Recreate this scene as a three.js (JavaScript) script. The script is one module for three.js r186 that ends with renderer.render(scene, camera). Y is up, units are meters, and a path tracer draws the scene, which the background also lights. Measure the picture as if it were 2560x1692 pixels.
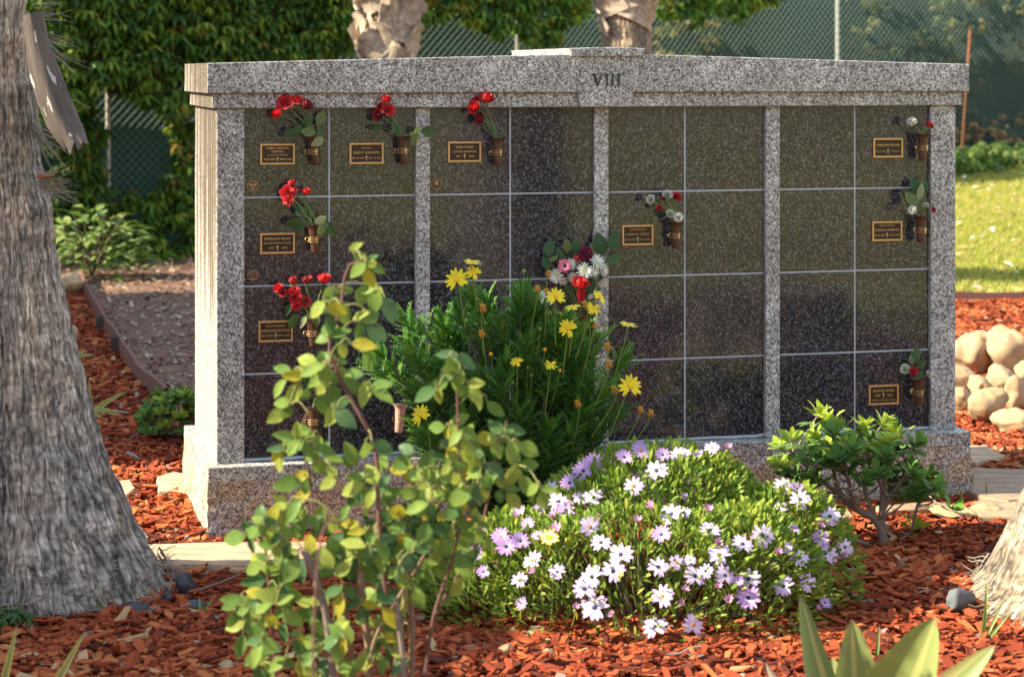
import * as THREE from 'three';
import { RoundedBoxGeometry } from 'three/addons/geometries/RoundedBoxGeometry.js';
import { mergeGeometries, mergeVertices, toCreasedNormals } from 'three/addons/utils/BufferGeometryUtils.js';
import { ImprovedNoise } from 'three/addons/math/ImprovedNoise.js';

// ---------------------------------------------------------------- camera, sky, sun, exposure
const scene = new THREE.Scene();
const EYE = 1.6, FOCAL = 5137;                          // eye height in metres, focal length in photograph pixels
const camera = new THREE.PerspectiveCamera(2 * Math.atan(846 / FOCAL) * 180 / Math.PI, 2560 / 1692, 0.1, 400);
camera.position.set(0, EYE, 0);
camera.lookAt(0, EYE, -1);
camera.setViewOffset(2560, 1692, 0, 666, 2560, 1692);   // the lens is shifted down: uprights stay upright
camera.focus = 7.15;
camera.userData.fStop = 4;
const renderer = new THREE.WebGLRenderer({ antialias: true });
renderer.toneMapping = THREE.LinearToneMapping;
renderer.toneMappingExposure = 3.15;
renderer.shadowMap.enabled = true;

const SUN_EL = 35 * Math.PI / 180, SUN_AZ = 11 * Math.PI / 180;   // sun from the left, a little to the camera's side
const sunDir = new THREE.Vector3(-Math.cos(SUN_AZ) * Math.cos(SUN_EL), Math.sin(SUN_EL), Math.sin(SUN_AZ) * Math.cos(SUN_EL));
// a bright, slightly hazy afternoon sky: paler towards the horizon and a little towards the sun
const skyTex = (() => {
  const W = 128, H = 64, d = new Float32Array(W * H * 4);
  for (let j = 0, k = 0; j < H; j++) for (let i = 0; i < W; i++, k += 4) {
    const el = ((j + 0.5) / H - 0.5) * Math.PI, az = ((i + 0.5) / W - 0.5) * 2 * Math.PI, v = new THREE.Vector3(Math.cos(az) * Math.cos(el), Math.sin(el), Math.sin(az) * Math.cos(el));
    const t = Math.sqrt(Math.max(0, v.y)), glow = 1 + 0.45 * Math.pow(Math.max(0, v.dot(sunDir)), 8);
    [[0.46, 0.25], [0.47, 0.325], [0.475, 0.455]].forEach(([h, z], c) => { d[k + c] = (h + (z - h) * t) * glow; });
    d[k + 3] = 1;
  }
  const tex = new THREE.DataTexture(d, W, H, THREE.RGBAFormat, THREE.FloatType);
  tex.mapping = THREE.EquirectangularReflectionMapping; tex.magFilter = THREE.LinearFilter; tex.needsUpdate = true;
  return tex;
})();
scene.background = scene.environment = skyTex;
const sun = new THREE.DirectionalLight(new THREE.Color(1.0, 0.88, 0.68), 5);
sun.name = 'sun';
sun.target.position.set(0, 0, -8);
sun.position.copy(sunDir).multiplyScalar(40).add(sun.target.position);
sun.castShadow = true;
sun.shadow.radius = 1.2;
Object.assign(sun.shadow.camera, { left: -25, right: 25, top: 25, bottom: -25, near: 1, far: 90 });
sun.shadow.mapSize.set(4096, 4096);
scene.add(sun, sun.target);

// ---------------------------------------------------------------- helpers
const V3 = (x, y, z) => new THREE.Vector3(x, y, z);
const TAU = Math.PI * 2;
function seeded(a) { return () => { a |= 0; a = a + 0x6D2B79F5 | 0; let t = Math.imul(a ^ a >>> 15, 1 | a); t = t + Math.imul(t ^ t >>> 7, 61 | t) ^ t; return ((t ^ t >>> 14) >>> 0) / 4294967296; }; }
let R = seeded(11);
const rr = (a, b) => a + (b - a) * R();
const pick = (a) => a[Math.floor(R() * a.length) % a.length];
const clamp = THREE.MathUtils.clamp, lerp = THREE.MathUtils.lerp, sstep = THREE.MathUtils.smoothstep;
const perlin = new ImprovedNoise();
const noise = (x, y, z = 0.37) => perlin.noise(x, y, z);
const fbm = (x, y, z = 0.37) => noise(x, y, z) * 0.6 + noise(x * 2.1, y * 2.1, z * 2.1) * 0.3 + noise(x * 4.3, y * 4.3, z * 4.3) * 0.15;
// a place seen in the photograph at (px, py) and d metres in front of the lens; the same on the ground
const at = (px, py, d) => V3((px - 1280) / FOCAL * d, EYE - (py - 180) / FOCAL * d, -d);
const ground = (px, py, h = 0) => at(px, py, (EYE - h) * FOCAL / (py - 180));
// the land rises gently towards the fence on the right
const H = (x, z) => sstep(x, -0.5, 2.5) * Math.max(0, -z - 14) * 0.058;

const names = new Map();
const numbered = (n) => { const k = names.get(n) ?? 0; names.set(n, k + 1); return k ? n + '_' + String(k).padStart(3, '0') : n; };
function thing(name, label, category, pos = [0, 0, 0], turn = 0, group) {
  const g = new THREE.Group();
  g.name = numbered(name);
  g.position.set(...(pos.isVector3 ? pos.toArray() : pos));
  g.rotation.y = turn;
  g.userData = { label, category };
  if (group) g.userData.group = group;
  scene.add(g);
  return g;
}
function part(parent, name, geo, mat, label) {
  const m = new THREE.Mesh(geo, mat);
  m.name = name; m.castShadow = m.receiveShadow = true;
  if (label) m.userData.label = label;
  parent.add(m);
  return m;
}
function structure(name, geo, mat) {
  const m = geo ? new THREE.Mesh(geo, mat) : new THREE.Group();
  m.name = numbered(name); m.castShadow = m.receiveShadow = true; m.userData.kind = 'structure';
  scene.add(m);
  return m;
}
const _x = V3(), _y = V3(), _z = V3();
// a matrix whose y axis runs along dir and whose z axis looks as near as possible along face
function aim(pos, dir, face, s = 1, sx = s, sz = s) {
  _y.copy(dir).normalize();
  _z.copy(face).addScaledVector(_y, -face.dot(_y));
  if (_z.lengthSq() < 1e-6) _z.set(_y.y, -_y.x, 0.01);
  _z.normalize();
  _x.crossVectors(_y, _z);
  return new THREE.Matrix4().makeBasis(_x.clone().multiplyScalar(sx), _y.clone().multiplyScalar(s), _z.clone().multiplyScalar(sz)).setPosition(pos);
}
const rdir = () => { const u = rr(-1, 1), a = rr(0, TAU), q = Math.sqrt(1 - u * u); return V3(q * Math.cos(a), u, q * Math.sin(a)); };
function setGeo(pos, idx, col, uv) {
  const g = new THREE.BufferGeometry();
  g.setAttribute('position', new THREE.Float32BufferAttribute(pos, 3));
  if (col) g.setAttribute('color', new THREE.Float32BufferAttribute(col, 3));
  if (uv) g.setAttribute('uv', new THREE.Float32BufferAttribute(uv, 2));
  g.setIndex(idx);
  g.computeVertexNormals();
  return g;
}
const strip = (g) => { const o = g.index ? g.toNonIndexed() : g; for (const k of Object.keys(o.attributes)) if (k !== 'position' && k !== 'normal') o.deleteAttribute(k); return o; };
const join = (list) => mergeGeometries(list.map(strip));
const joinUV = (list) => mergeGeometries(list.map((g) => (g.index ? g.toNonIndexed() : g)));
function tint(g, c) { const n = g.attributes.position.count, a = new Float32Array(n * 3); for (let i = 0; i < n; i++) a.set(c, i * 3); g.setAttribute('color', new THREE.BufferAttribute(a, 3)); return g; }
const joinTinted = (list) => mergeGeometries(list.map((g) => { const o = g.index ? g.toNonIndexed() : g; for (const k of Object.keys(o.attributes)) if (!['position', 'normal', 'color'].includes(k)) o.deleteAttribute(k); return o; }));
function tube(points, r0, r1 = r0, seg = 8, rad = 6) {
  const c = points.length === 2 ? new THREE.LineCurve3(points[0], points[1]) : new THREE.CatmullRomCurve3(points);
  const g = new THREE.TubeGeometry(c, seg, 1, rad, false), p = g.attributes.position;
  for (let i = 0; i <= seg; i++) {
    const o = c.getPointAt(i / seg), r = lerp(r0, r1, i / seg);
    for (let j = 0; j <= rad; j++) { const k = i * (rad + 1) + j; p.setXYZ(k, o.x + (p.getX(k) - o.x) * r, o.y + (p.getY(k) - o.y) * r, o.z + (p.getZ(k) - o.z) * r); }
  }
  return g;
}
function boxUV(g, s = 1, ox = 0, oy = 0) {   // uv in units of s metres, from the face's own direction
  if (g.index) g = g.toNonIndexed();
  g.computeVertexNormals();
  const p = g.attributes.position, uv = new Float32Array(p.count * 2), a = V3(), b = V3(), c = V3(), n = V3();
  for (let i = 0; i < p.count; i += 3) {
    a.fromBufferAttribute(p, i); b.fromBufferAttribute(p, i + 1); c.fromBufferAttribute(p, i + 2);
    n.crossVectors(b.clone().sub(a), c.clone().sub(a));
    const ax = Math.abs(n.x), ay = Math.abs(n.y), az = Math.abs(n.z);
    [a, b, c].forEach((v, k) => {
      const [u, w] = ax > ay && ax > az ? [v.z, v.y] : ay > az ? [v.x, v.z] : [v.x, v.y];
      uv[(i + k) * 2] = u / s + ox; uv[(i + k) * 2 + 1] = w / s + oy;
    });
  }
  g.setAttribute('uv', new THREE.BufferAttribute(uv, 2));
  return g;
}
function slab(w, h, d, r = 0.003) { return new RoundedBoxGeometry(w, h, d, 2, Math.min(r, w / 3, h / 3, d / 3)); }

// leaves: y runs from stalk to tip, z is the upper side
function leafGeo(len, wid, { seg = 6, fold = 0.25, bend = 0.2, wide = 0.45, point = 1, wave = 0 } = {}) {
  const pos = [], idx = [], uv = [];
  for (let i = 0; i <= seg; i++) {
    const t = i / seg, w = wid / 2 * Math.pow(Math.sin(Math.PI * Math.pow(t, Math.log(0.5) / Math.log(wide))), point) + (i === 0 ? wid * 0.03 : 0), y = len * t, z = -bend * len * t * t;
    for (const s of [-1, 0, 1]) { pos.push(s * w, y, z + Math.abs(s) * w * fold + (s ? wave * wid * Math.sin(t * 9 + s) : 0)); uv.push(s * 0.5 + 0.5, t); }
  }
  for (let i = 0; i < seg; i++) for (const k of [0, 1]) { const a = i * 3 + k; idx.push(a, a + 1, a + 3, a + 1, a + 4, a + 3); }
  return setGeo(pos, idx, null, uv);
}
// many leaves of one plant: the nearest become parts of their own, the rest one body of foliage
function foliage(parent, name, restName, geo, mats, items, most) {
  parent.updateMatrixWorld(true);
  const list = items.map((it) => ({ ...it, k: V3().setFromMatrixPosition(it.m).applyMatrix4(parent.matrixWorld).distanceToSquared(camera.position) })).sort((a, b) => a.k - b.k);
  list.slice(0, most).forEach((it) => {
    const m = part(parent, name, geo, mats[it.v % mats.length]);
    m.matrixAutoUpdate = false; m.matrix.copy(it.m);
  });
  mats.forEach((mat, v) => {
    const rest = list.slice(most).filter((it) => it.v % mats.length === v);
    if (!rest.length) return;
    const im = new THREE.InstancedMesh(geo, mat, rest.length);
    rest.forEach((it, i) => im.setMatrixAt(i, it.m));
    im.name = restName; im.userData.kind = 'stuff'; im.castShadow = im.receiveShadow = true;
    parent.add(im);
  });
}
function scatter(parent, name, geo, mat, mats4, colors) {
  const im = new THREE.InstancedMesh(geo, mat, mats4.length);
  mats4.forEach((m, i) => { im.setMatrixAt(i, m); if (colors) im.setColorAt(i, colors[i]); });
  im.name = name; im.userData.kind = 'stuff'; im.castShadow = im.receiveShadow = true;
  parent.add(im);
  return im;
}
const rgb = (r, g, b) => new THREE.Color().setRGB(r, g, b);
const std = (c, roughness = 0.8, more = {}) => new THREE.MeshStandardMaterial({ color: c?.isColor ? c : rgb(...c), roughness, ...more });
// veins, blotches and specks of a leaf blade; it multiplies the leaf's own colour
function leafVeins(seed) {
  const W = 64, H = 128, d = new Uint8Array(W * H * 4), r = seeded(seed), spots = Array.from({ length: 9 }, () => [r(), r(), 0.02 + r() * 0.07, r()]);
  for (let y = 0, i = 0; y < H; y++) for (let x = 0; x < W; x++, i += 4) {
    const u = Math.abs(x / (W - 1) - 0.5) * 2, v = y / H, rib = Math.max(0, 1 - u * 16), side = Math.max(0, 1 - Math.abs(((v * 9 - u * 2.2) % 1 + 1) % 1 - 0.5) * 9) * (1 - u) * 0.5, n = noise(x * 0.12, y * 0.1, seed * 3.1) * 0.28 + noise(x * 0.4, y * 0.35, seed) * 0.14;
    let a = [0.82 + n + 0.24 * rib + 0.14 * side, 0.84 + n * 0.8 + 0.16 * rib + 0.1 * side, 0.8 + n + 0.3 * rib + 0.12 * side];
    for (const [sx, sy, sr, k] of spots) if (Math.hypot(x / W - sx, (y / H - sy) * 2) < sr * (0.8 + n)) a = k < 0.5 ? [a[0] * 1.25, a[1] * 0.95, a[2] * 0.7] : [a[0] * 0.8, a[1] * 0.62, a[2] * 0.6];
    for (let c = 0; c < 3; c++) d[i + c] = clamp(Math.pow(clamp(a[c], 0, 1), 1 / 2.2) * 255, 0, 255);
    d[i + 3] = 255;
  }
  const t = new THREE.DataTexture(d, W, H); t.colorSpace = THREE.SRGBColorSpace; t.magFilter = THREE.LinearFilter; t.needsUpdate = true;
  return t;
}
const veinTex = [1, 2, 3, 4].map(leafVeins); let veinAt = 0;
const leafMat = (r, g, b, through = 0.32, gloss = 0.35) => new THREE.MeshPhysicalMaterial({ color: rgb(r * 1.15, g * 1.15, b * 1.15), map: veinTex[veinAt++ % 4], roughness: 0.9, specularIntensity: 0.4, transmission: through, thickness: 0, clearcoat: gloss * 0.6, clearcoatRoughness: 0.35, side: THREE.DoubleSide });
const petalMat = (through = 0.35) => new THREE.MeshPhysicalMaterial({ color: rgb(1, 1, 1), vertexColors: true, roughness: 0.85, transmission: through, thickness: 0, side: THREE.DoubleSide });

// ---------------------------------------------------------------- textures
function dataTex(w, h, fn, { srgb = true, repeat = true } = {}) {
  const d = new Uint8Array(w * h * 4);
  for (let y = 0, i = 0; y < h; y++) for (let x = 0; x < w; x++, i += 4) { const c = fn(x, y); d[i] = c[0]; d[i + 1] = c[1]; d[i + 2] = c[2]; d[i + 3] = 255; }
  const t = new THREE.DataTexture(d, w, h);
  if (srgb) t.colorSpace = THREE.SRGBColorSpace;
  if (repeat) t.wrapS = t.wrapT = THREE.RepeatWrapping;
  t.magFilter = THREE.LinearFilter; t.minFilter = THREE.LinearMipmapLinearFilter; t.generateMipmaps = true;
  t.needsUpdate = true;
  return t;
}
// crystals of stone: each pixel takes the colour of the nearest of many jittered seeds
function crystals(size, cell, palette, seed) {
  const r = seeded(seed), n = Math.floor(size / cell), jx = [], jy = [], col = [];
  const total = palette.reduce((s, p) => s + p[0], 0);
  for (let i = 0; i < n * n; i++) {
    jx.push(r()); jy.push(r());
    let q = r() * total, k = 0;
    while (q > palette[k][0] && k < palette.length - 1) q -= palette[k++][0];
    const j = 0.86 + r() * 0.28;
    col.push(palette[k].slice(1).map((c) => clamp(c * j, 0, 255)));
  }
  return (x, y) => {
    const gx = Math.floor(x / cell), gy = Math.floor(y / cell);
    let best = 1e9, at = 0;
    for (let dy = -1; dy <= 1; dy++) for (let dx = -1; dx <= 1; dx++) {
      const cx = gx + dx, cy = gy + dy, k = ((cy + n) % n) * n + ((cx + n) % n);
      const ex = (cx + jx[k]) * cell - x, ey = (cy + jy[k]) * cell - y, d = ex * ex + ey * ey;
      if (d < best) { best = d; at = k; }
    }
    return col[at];
  };
}
const GRANITE_M = 0.82;   // metres that one granite texture covers
const lightCrystals = crystals(1022, 7, [[31, 184, 184, 178], [27, 160, 157, 150], [21, 136, 129, 122], [14, 110, 104, 99], [7, 80, 77, 76]], 5);
const lightTex = dataTex(1022, 1022, (x, y) => { const a = TAU * x / 1022, b = TAU * y / 1022, v = 1 + 0.22 * fbm(Math.cos(a) * 1.6 + 4, Math.sin(a) * 1.6 + Math.cos(b) * 1.6, Math.sin(b) * 1.6); return lightCrystals(x, y).map((c) => clamp(c * v, 0, 255)); });
// rock-faced stone: the same crystals, rust-brown where the iron in it has weathered
const rustTex = dataTex(1022, 1022, (x, y) => { const a = TAU * x / 1022, b = TAU * y / 1022, k = clamp(0.35 + 1.5 * fbm(Math.cos(a) * 1.3 + 9, Math.sin(a) * 1.3 + Math.cos(b) * 1.3, Math.sin(b) * 1.3 + 2), 0, 0.7), c = lightCrystals(x, y); return [c[0] * lerp(1, 1.0, k), c[1] * lerp(1, 0.84, k), c[2] * lerp(1, 0.66, k)]; });
const darkTex = dataTex(1022, 1022, crystals(1022, 7, [[36, 36, 37, 41], [27, 54, 53, 56], [22, 80, 69, 63], [13, 88, 91, 97], [2, 108, 106, 104]], 9));
const graniteMat = new THREE.MeshPhysicalMaterial({ map: lightTex, roughness: 0.5, ior: 1.45 });
const darkGraniteMat = new THREE.MeshPhysicalMaterial({ map: darkTex, roughness: 0.09, ior: 1.47 });
const roughGraniteMat = new THREE.MeshStandardMaterial({ map: rustTex, roughness: 0.9 });

// ---------------------------------------------------------------- ground, mulch, lawn, paving
function sheet(xs, zs, lift, inside, uvScale = 1) {
  const pos = [], idx = [], uv = [];
  for (const z of zs) for (const x of xs) { pos.push(x, H(x, z) + lift, z); uv.push(x / uvScale, z / uvScale); }
  const n = xs.length;
  for (let j = 0; j + 1 < zs.length; j++) for (let i = 0; i + 1 < n; i++) {
    if (inside && !inside((xs[i] + xs[i + 1]) / 2, (zs[j] + zs[j + 1]) / 2)) continue;
    const a = j * n + i;
    idx.push(a, a + n, a + 1, a + 1, a + n, a + n + 1);
  }
  return setGeo(pos, idx, null, uv);
}
const span = (a, b, step) => Array.from({ length: Math.round((b - a) / step) + 1 }, (_, i) => a + i * step);
const wideSpan = [-150, -90, -50, -30, -20, -14, ...span(-10, 10, 0.5), 14, 20, 30, 50, 90, 150];
const wideZ = [-150, -90, -60, -40, ...span(-30, 6, 0.5), 10, 16, 24, 40, 60, 90, 150];
const soilTex = dataTex(512, 512, (x, y) => {
  const a = TAU * x / 512, b = TAU * y / 512, c = Math.cos(a), s = Math.sin(a), c2 = Math.cos(b), s2 = Math.sin(b);
  const f = fbm(c * 3 + 7, s * 3 + c2 * 3, s2 * 3), g = noise(c * 40 + 3, s * 40 + c2 * 40, s2 * 40), v = 1 + f * 0.5 + g * 0.35;
  return [104 * v, 74 * v, 56 * v].map((q) => clamp(q, 0, 255));
});
const soilMat = new THREE.MeshStandardMaterial({ map: soilTex, roughness: 0.95 });
structure('soil_ground', sheet(wideSpan, wideZ, 0, null, 1.3), soilMat);

// the left edging board runs away from us between the mulch and bare soil
const edgeLine = [ground(415, 1022), ground(345, 955), ground(300, 885), ground(262, 830), ground(228, 770), ground(205, 722), ground(204, 705)];
const edgeX = (d) => {
  if (d < -edgeLine[0].z) return 99;
  for (let i = 0; i + 1 < edgeLine.length; i++) { const a = edgeLine[i], b = edgeLine[i + 1]; if (d <= -b.z) return lerp(a.x, b.x, (d + a.z) / (a.z - b.z)); }
  return edgeLine[6].x - (d - 15.6) * 2.0;
};
const RIGHT_EDGE_D = 14.25;
const isMulch = (x, z) => { const d = -z; return d > 2 && (x > 0.9 ? d < RIGHT_EDGE_D && x < 6.5 : x > -6 && (d < 9.75 || x < edgeX(d)) && d < 15.6); };
const mulchTex = dataTex(512, 512, (x, y) => { const v = 0.75 + 0.5 * crystRed(x, y); return [84 * v, 33 * v, 22 * v].map((q) => clamp(q, 0, 255)); });
function crystRed(x, y) { return ((Math.sin(x * 12.9898 + y * 78.233) * 43758.5453) % 1 + 1) % 1; }
const mulch = structure('mulch_bed');
const mulchSheet = part(mulch, 'mulch_base', sheet(span(-6, 6.4, 0.1), span(-15.6, -2, 0.1), 0.004, isMulch, 0.6), new THREE.MeshStandardMaterial({ map: mulchTex, roughness: 0.95 }));

function chipGeo(seed) {
  const r = seeded(seed), g = new THREE.BoxGeometry(1, 1, 1, 2, 1, 1), p = g.attributes.position, seen = new Map();
  for (let i = 0; i < p.count; i++) {
    const k = [p.getX(i), p.getY(i), p.getZ(i)].join();
    if (!seen.has(k)) seen.set(k, [(r() - 0.5) * 0.32, (r() - 0.5) * 0.5, (r() - 0.5) * 0.5]);
    const j = seen.get(k), taper = 1 - 0.35 * Math.abs(p.getX(i)) * 2 * r();
    p.setXYZ(i, p.getX(i) + j[0], p.getY(i) + j[1], p.getZ(i) * taper + j[2]);
  }
  const o = g.toNonIndexed(); o.computeVertexNormals(); o.deleteAttribute('uv'); return o;
}
const chipGeos = [101, 102, 103, 104, 105].map(chipGeo);
const chipTones = [[0.27, 0.056, 0.022], [0.34, 0.08, 0.03], [0.19, 0.037, 0.017], [0.42, 0.13, 0.045], [0.1, 0.026, 0.015], [0.44, 0.27, 0.14], [0.25, 0.19, 0.15]];
const toneShare = [0.34, 0.27, 0.18, 0.1, 0.07, 0.015, 0.025];
const chipMats = chipTones.map((c) => new THREE.MeshPhysicalMaterial({ color: rgb(...c), roughness: 0.9, specularIntensity: 0.25 }));
const tone = (x, z) => { const f = fbm(x * 1.7, z * 1.7, 4.4); if (f > 0.18 && R() < 0.45) return R() < 0.9 ? 3 : 5; if (f < -0.2 && R() < 0.5) return R() < 0.5 ? 4 : 2; let q = R(), k = 0; while (q > toneShare[k] && k < 6) q -= toneShare[k++]; return k; };
// outlines of the paving stones as the photograph shows them, and how high each top lies
const stoneSpecs = [[[[350, 1360], [560, 1354], [740, 1353], [858, 1356], [884, 1402], [640, 1409], [370, 1408]], 0.037], [[[246, 1208], [322, 1198], [340, 1218], [300, 1243], [246, 1250]], 0.034], [[[388, 1190], [440, 1178], [484, 1186], [474, 1226], [398, 1226]], 0.034], [[[252, 1264], [324, 1268], [314, 1298], [248, 1304]], 0.034], [[[262, 1308], [340, 1310], [366, 1340], [358, 1384], [262, 1386]], 0.034],
  [[[2424, 1168], [2600, 1174], [2620, 1240], [2520, 1250], [2452, 1240], [2424, 1225]], 0.04, 1], [[[2440, 1252], [2530, 1246], [2560, 1262], [2540, 1292], [2452, 1290], [2430, 1268]], 0.034, 1], [[[2400, 1110], [2470, 1114], [2512, 1136], [2440, 1154], [2400, 1152]], 0.038], [[[2060, 1278], [2120, 1270], [2142, 1290], [2070, 1300]], 0.03, 1], [[[2190, 1264], [2280, 1256], [2370, 1254], [2368, 1266], [2200, 1280]], 0.034, 1]];
const stoneRings = stoneSpecs.map(([c, top]) => c.map(([px, py]) => ground(px, py, top)));
const overStone = (x, z) => stoneRings.some((r) => { let inn = false; for (let i = 0, j = r.length - 1; i < r.length; j = i++) if ((r[i].z > z) !== (r[j].z > z) && x < (r[j].x - r[i].x) * (z - r[i].z) / (r[j].z - r[i].z) + r[i].x) inn = !inn; return inn; });
R = seeded(21);
{
  const chips = [];
  const lay = (x0, x1, d0, d1, density, big = 1) => {
    const n = Math.round((x1 - x0) * (d1 - d0) * density);
    for (let i = 0; i < n; i++) {
      const x = rr(x0, x1), d = rr(d0, d1);
      if (Math.abs(x) > 0.25 * d + 0.9 || !isMulch(x, -d)) continue;
      const kind = R(), len = (kind < 0.4 ? rr(0.01, 0.028) : kind < 0.88 ? rr(0.026, 0.06) : rr(0.06, 0.1)) * big, wid = (kind < 0.4 ? rr(0.004, 0.011) : rr(0.009, 0.021)) * big * (kind > 0.88 ? 1.25 : 1), thick = rr(0.004, 0.009);
      if (overStone(x, -d) && R() > 0.035) continue;
      const q = new THREE.Quaternion().setFromEuler(new THREE.Euler(rr(-0.35, 0.35), rr(0, TAU), rr(-0.3, 0.3)));
      chips.push({ m: new THREE.Matrix4().compose(V3(x, H(x, -d) + 0.006 + R() * R() * 0.026, -d), q, V3(len, thick, wid)), d, x, g: Math.floor(R() * 5), t: tone(x, -d) });
    }
  };
  lay(-2.4, 2.5, 4.3, 6.6, 3000, 1.1); lay(-2.8, 2.8, 6.6, 9, 2700); lay(-4.6, -1, 9, 15.6, 1900, 1.05); lay(1.2, 4.6, 9, 14.2, 2100, 1.05);
  const inView = (c) => c.d > 5.5 && Math.abs(c.x) < 0.245 * c.d;
  const near = chips.filter(inView).sort((a, b) => a.d - b.d).slice(0, 300), taken = new Set(near);
  for (const c of near) { const m = part(mulch, 'wood_chip', chipGeos[c.g], chipMats[c.t]); m.matrixAutoUpdate = false; m.matrix.copy(c.m); }
  for (let g = 0; g < 5; g++) for (let t = 0; t < 7; t++) {
    const some = chips.filter((c) => c.g === g && c.t === t && !taken.has(c));
    if (some.length) scatter(mulch, 'wood_chips', chipGeos[g], chipMats[t], some.map((c) => c.m));
  }
}
// leaf litter on the bare soil at the left, and scattered over the mulch
R = seeded(31);
const litterLeaf = leafGeo(1, 0.42, { seg: 4, fold: 0.3, bend: 0.25 });
{
  const mats = [], cols = [];
  const put = (x, z, s, c) => { mats.push(aim(V3(x, H(x, z) + 0.006 + R() * 0.012, z), V3(rr(-1, 1), rr(-0.2, 0.25), rr(-1, 1)), V3(rr(-0.4, 0.4), R() < 0.5 ? 1 : -1, rr(-0.4, 0.4)), s, s * rr(0.6, 1.3), s)); cols.push(c); };
  const tan = () => pick([rgb(0.34, 0.24, 0.14), rgb(0.2, 0.12, 0.07), rgb(0.42, 0.34, 0.24), rgb(0.26, 0.2, 0.16), rgb(0.12, 0.07, 0.045)]);
  for (let i = 0; i < 9000; i++) { const d = rr(9.6, 18.2), x = rr(-5.2, -0.6); if (x > edgeX(d) && !isMulch(x, -d)) put(x, -d, rr(0.02, 0.065) * (d > 15.3 ? 1.2 : 1), tan()); }
  for (let i = 0; i < 420; i++) { const d = rr(5, 13.5), x = rr(-0.27, 0.27) * d; if (isMulch(x, -d)) put(x, -d, rr(0.03, 0.075), pick([rgb(0.4, 0.3, 0.18), rgb(0.3, 0.24, 0.17), rgb(0.45, 0.4, 0.32)])); }
  const litter = scatter(scene, numbered('leaf_litter'), litterLeaf, std([1, 1, 1], 0.85, { side: THREE.DoubleSide }), mats, cols);
  litter.userData = { kind: 'stuff', label: 'dry brown leaf litter scattered over the bare soil and mulch', category: 'leaf litter' };
  // twigs
  const tw = [], tc = [], twig = tube([V3(0, 0, 0), V3(0.03, 0.35, 0.02), V3(-0.02, 0.7, 0), V3(0.02, 1, 0.03)], 0.02, 0.012, 6, 5);
  for (let i = 0; i < 90; i++) { const d = rr(5.1, 15), x = rr(-0.26, 0.26) * d; if (Math.abs(x) < 1.4 && d > 6.7 && d < 9.4) continue; tw.push(aim(V3(x, H(x, -d) + 0.018, -d), V3(rr(-1, 1), rr(-0.03, 0.08), rr(-1, 1)), V3(0, 1, 0), rr(0.06, 0.24))); tc.push(pick([rgb(0.3, 0.25, 0.2), rgb(0.4, 0.36, 0.31), rgb(0.2, 0.15, 0.11)])); }
  const twigs = scatter(scene, numbered('fallen_twigs'), twig, std([1, 1, 1], 0.9), tw, tc);
  twigs.userData = { kind: 'stuff', label: 'thin grey fallen twigs lying on the mulch', category: 'twigs' };
}

// lawns: the sunny one behind the boulders at the right, and the one across the path behind the photographer
const lawnTex = dataTex(512, 512, (x, y) => {
  const a = TAU * x / 512, b = TAU * y / 512, f = fbm(Math.cos(a) * 4 + 5, Math.sin(a) * 4 + Math.cos(b) * 4, Math.sin(b) * 4), g = crystRed(x, y), t = clamp(0.5 + f * 1.2, 0, 1), v = 0.75 + g * 0.5;
  return [lerp(150, 186, t) * v, lerp(156, 166, t) * v, lerp(62, 104, t) * v].map((q) => clamp(q, 0, 255));
});
const lawnMat = new THREE.MeshStandardMaterial({ map: lawnTex, roughness: 0.95 });
structure('lawn', sheet(span(0.5, 9, 0.5), span(-27, -14.5, 0.5), 0.006, (x, z) => x > 0.9, 1.1), lawnMat);
{ // worn and dry patches in the far lawn
  const g = sheet([...span(4.6, 24, 0.5), 28, 34, 40, 55, 70], [...span(-9, 24, 0.5), 28, 34, 40, 55, 70], 0.006, null, 1.1), p = g.attributes.position, c = [];
  for (let i = 0; i < p.count; i++) { const x = p.getX(i), z = p.getZ(i), dry = clamp(0.5 + 1.6 * fbm(x * 0.35, z * 0.35, 3.3), 0, 1), bare = clamp((noise(x * 0.22, z * 0.3, 7.7) - 0.2) * 4, 0, 1); c.push(lerp(lerp(0.72, 1.05, dry), 0.6, bare), lerp(lerp(0.85, 1.0, dry), 0.5, bare), lerp(lerp(0.6, 1.3, dry), 0.75, bare)); }
  g.setAttribute('color', new THREE.Float32BufferAttribute(c, 3));
  const m = lawnMat.clone(); m.vertexColors = true; structure('lawn', g, m);
}
R = seeded(41);
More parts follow.
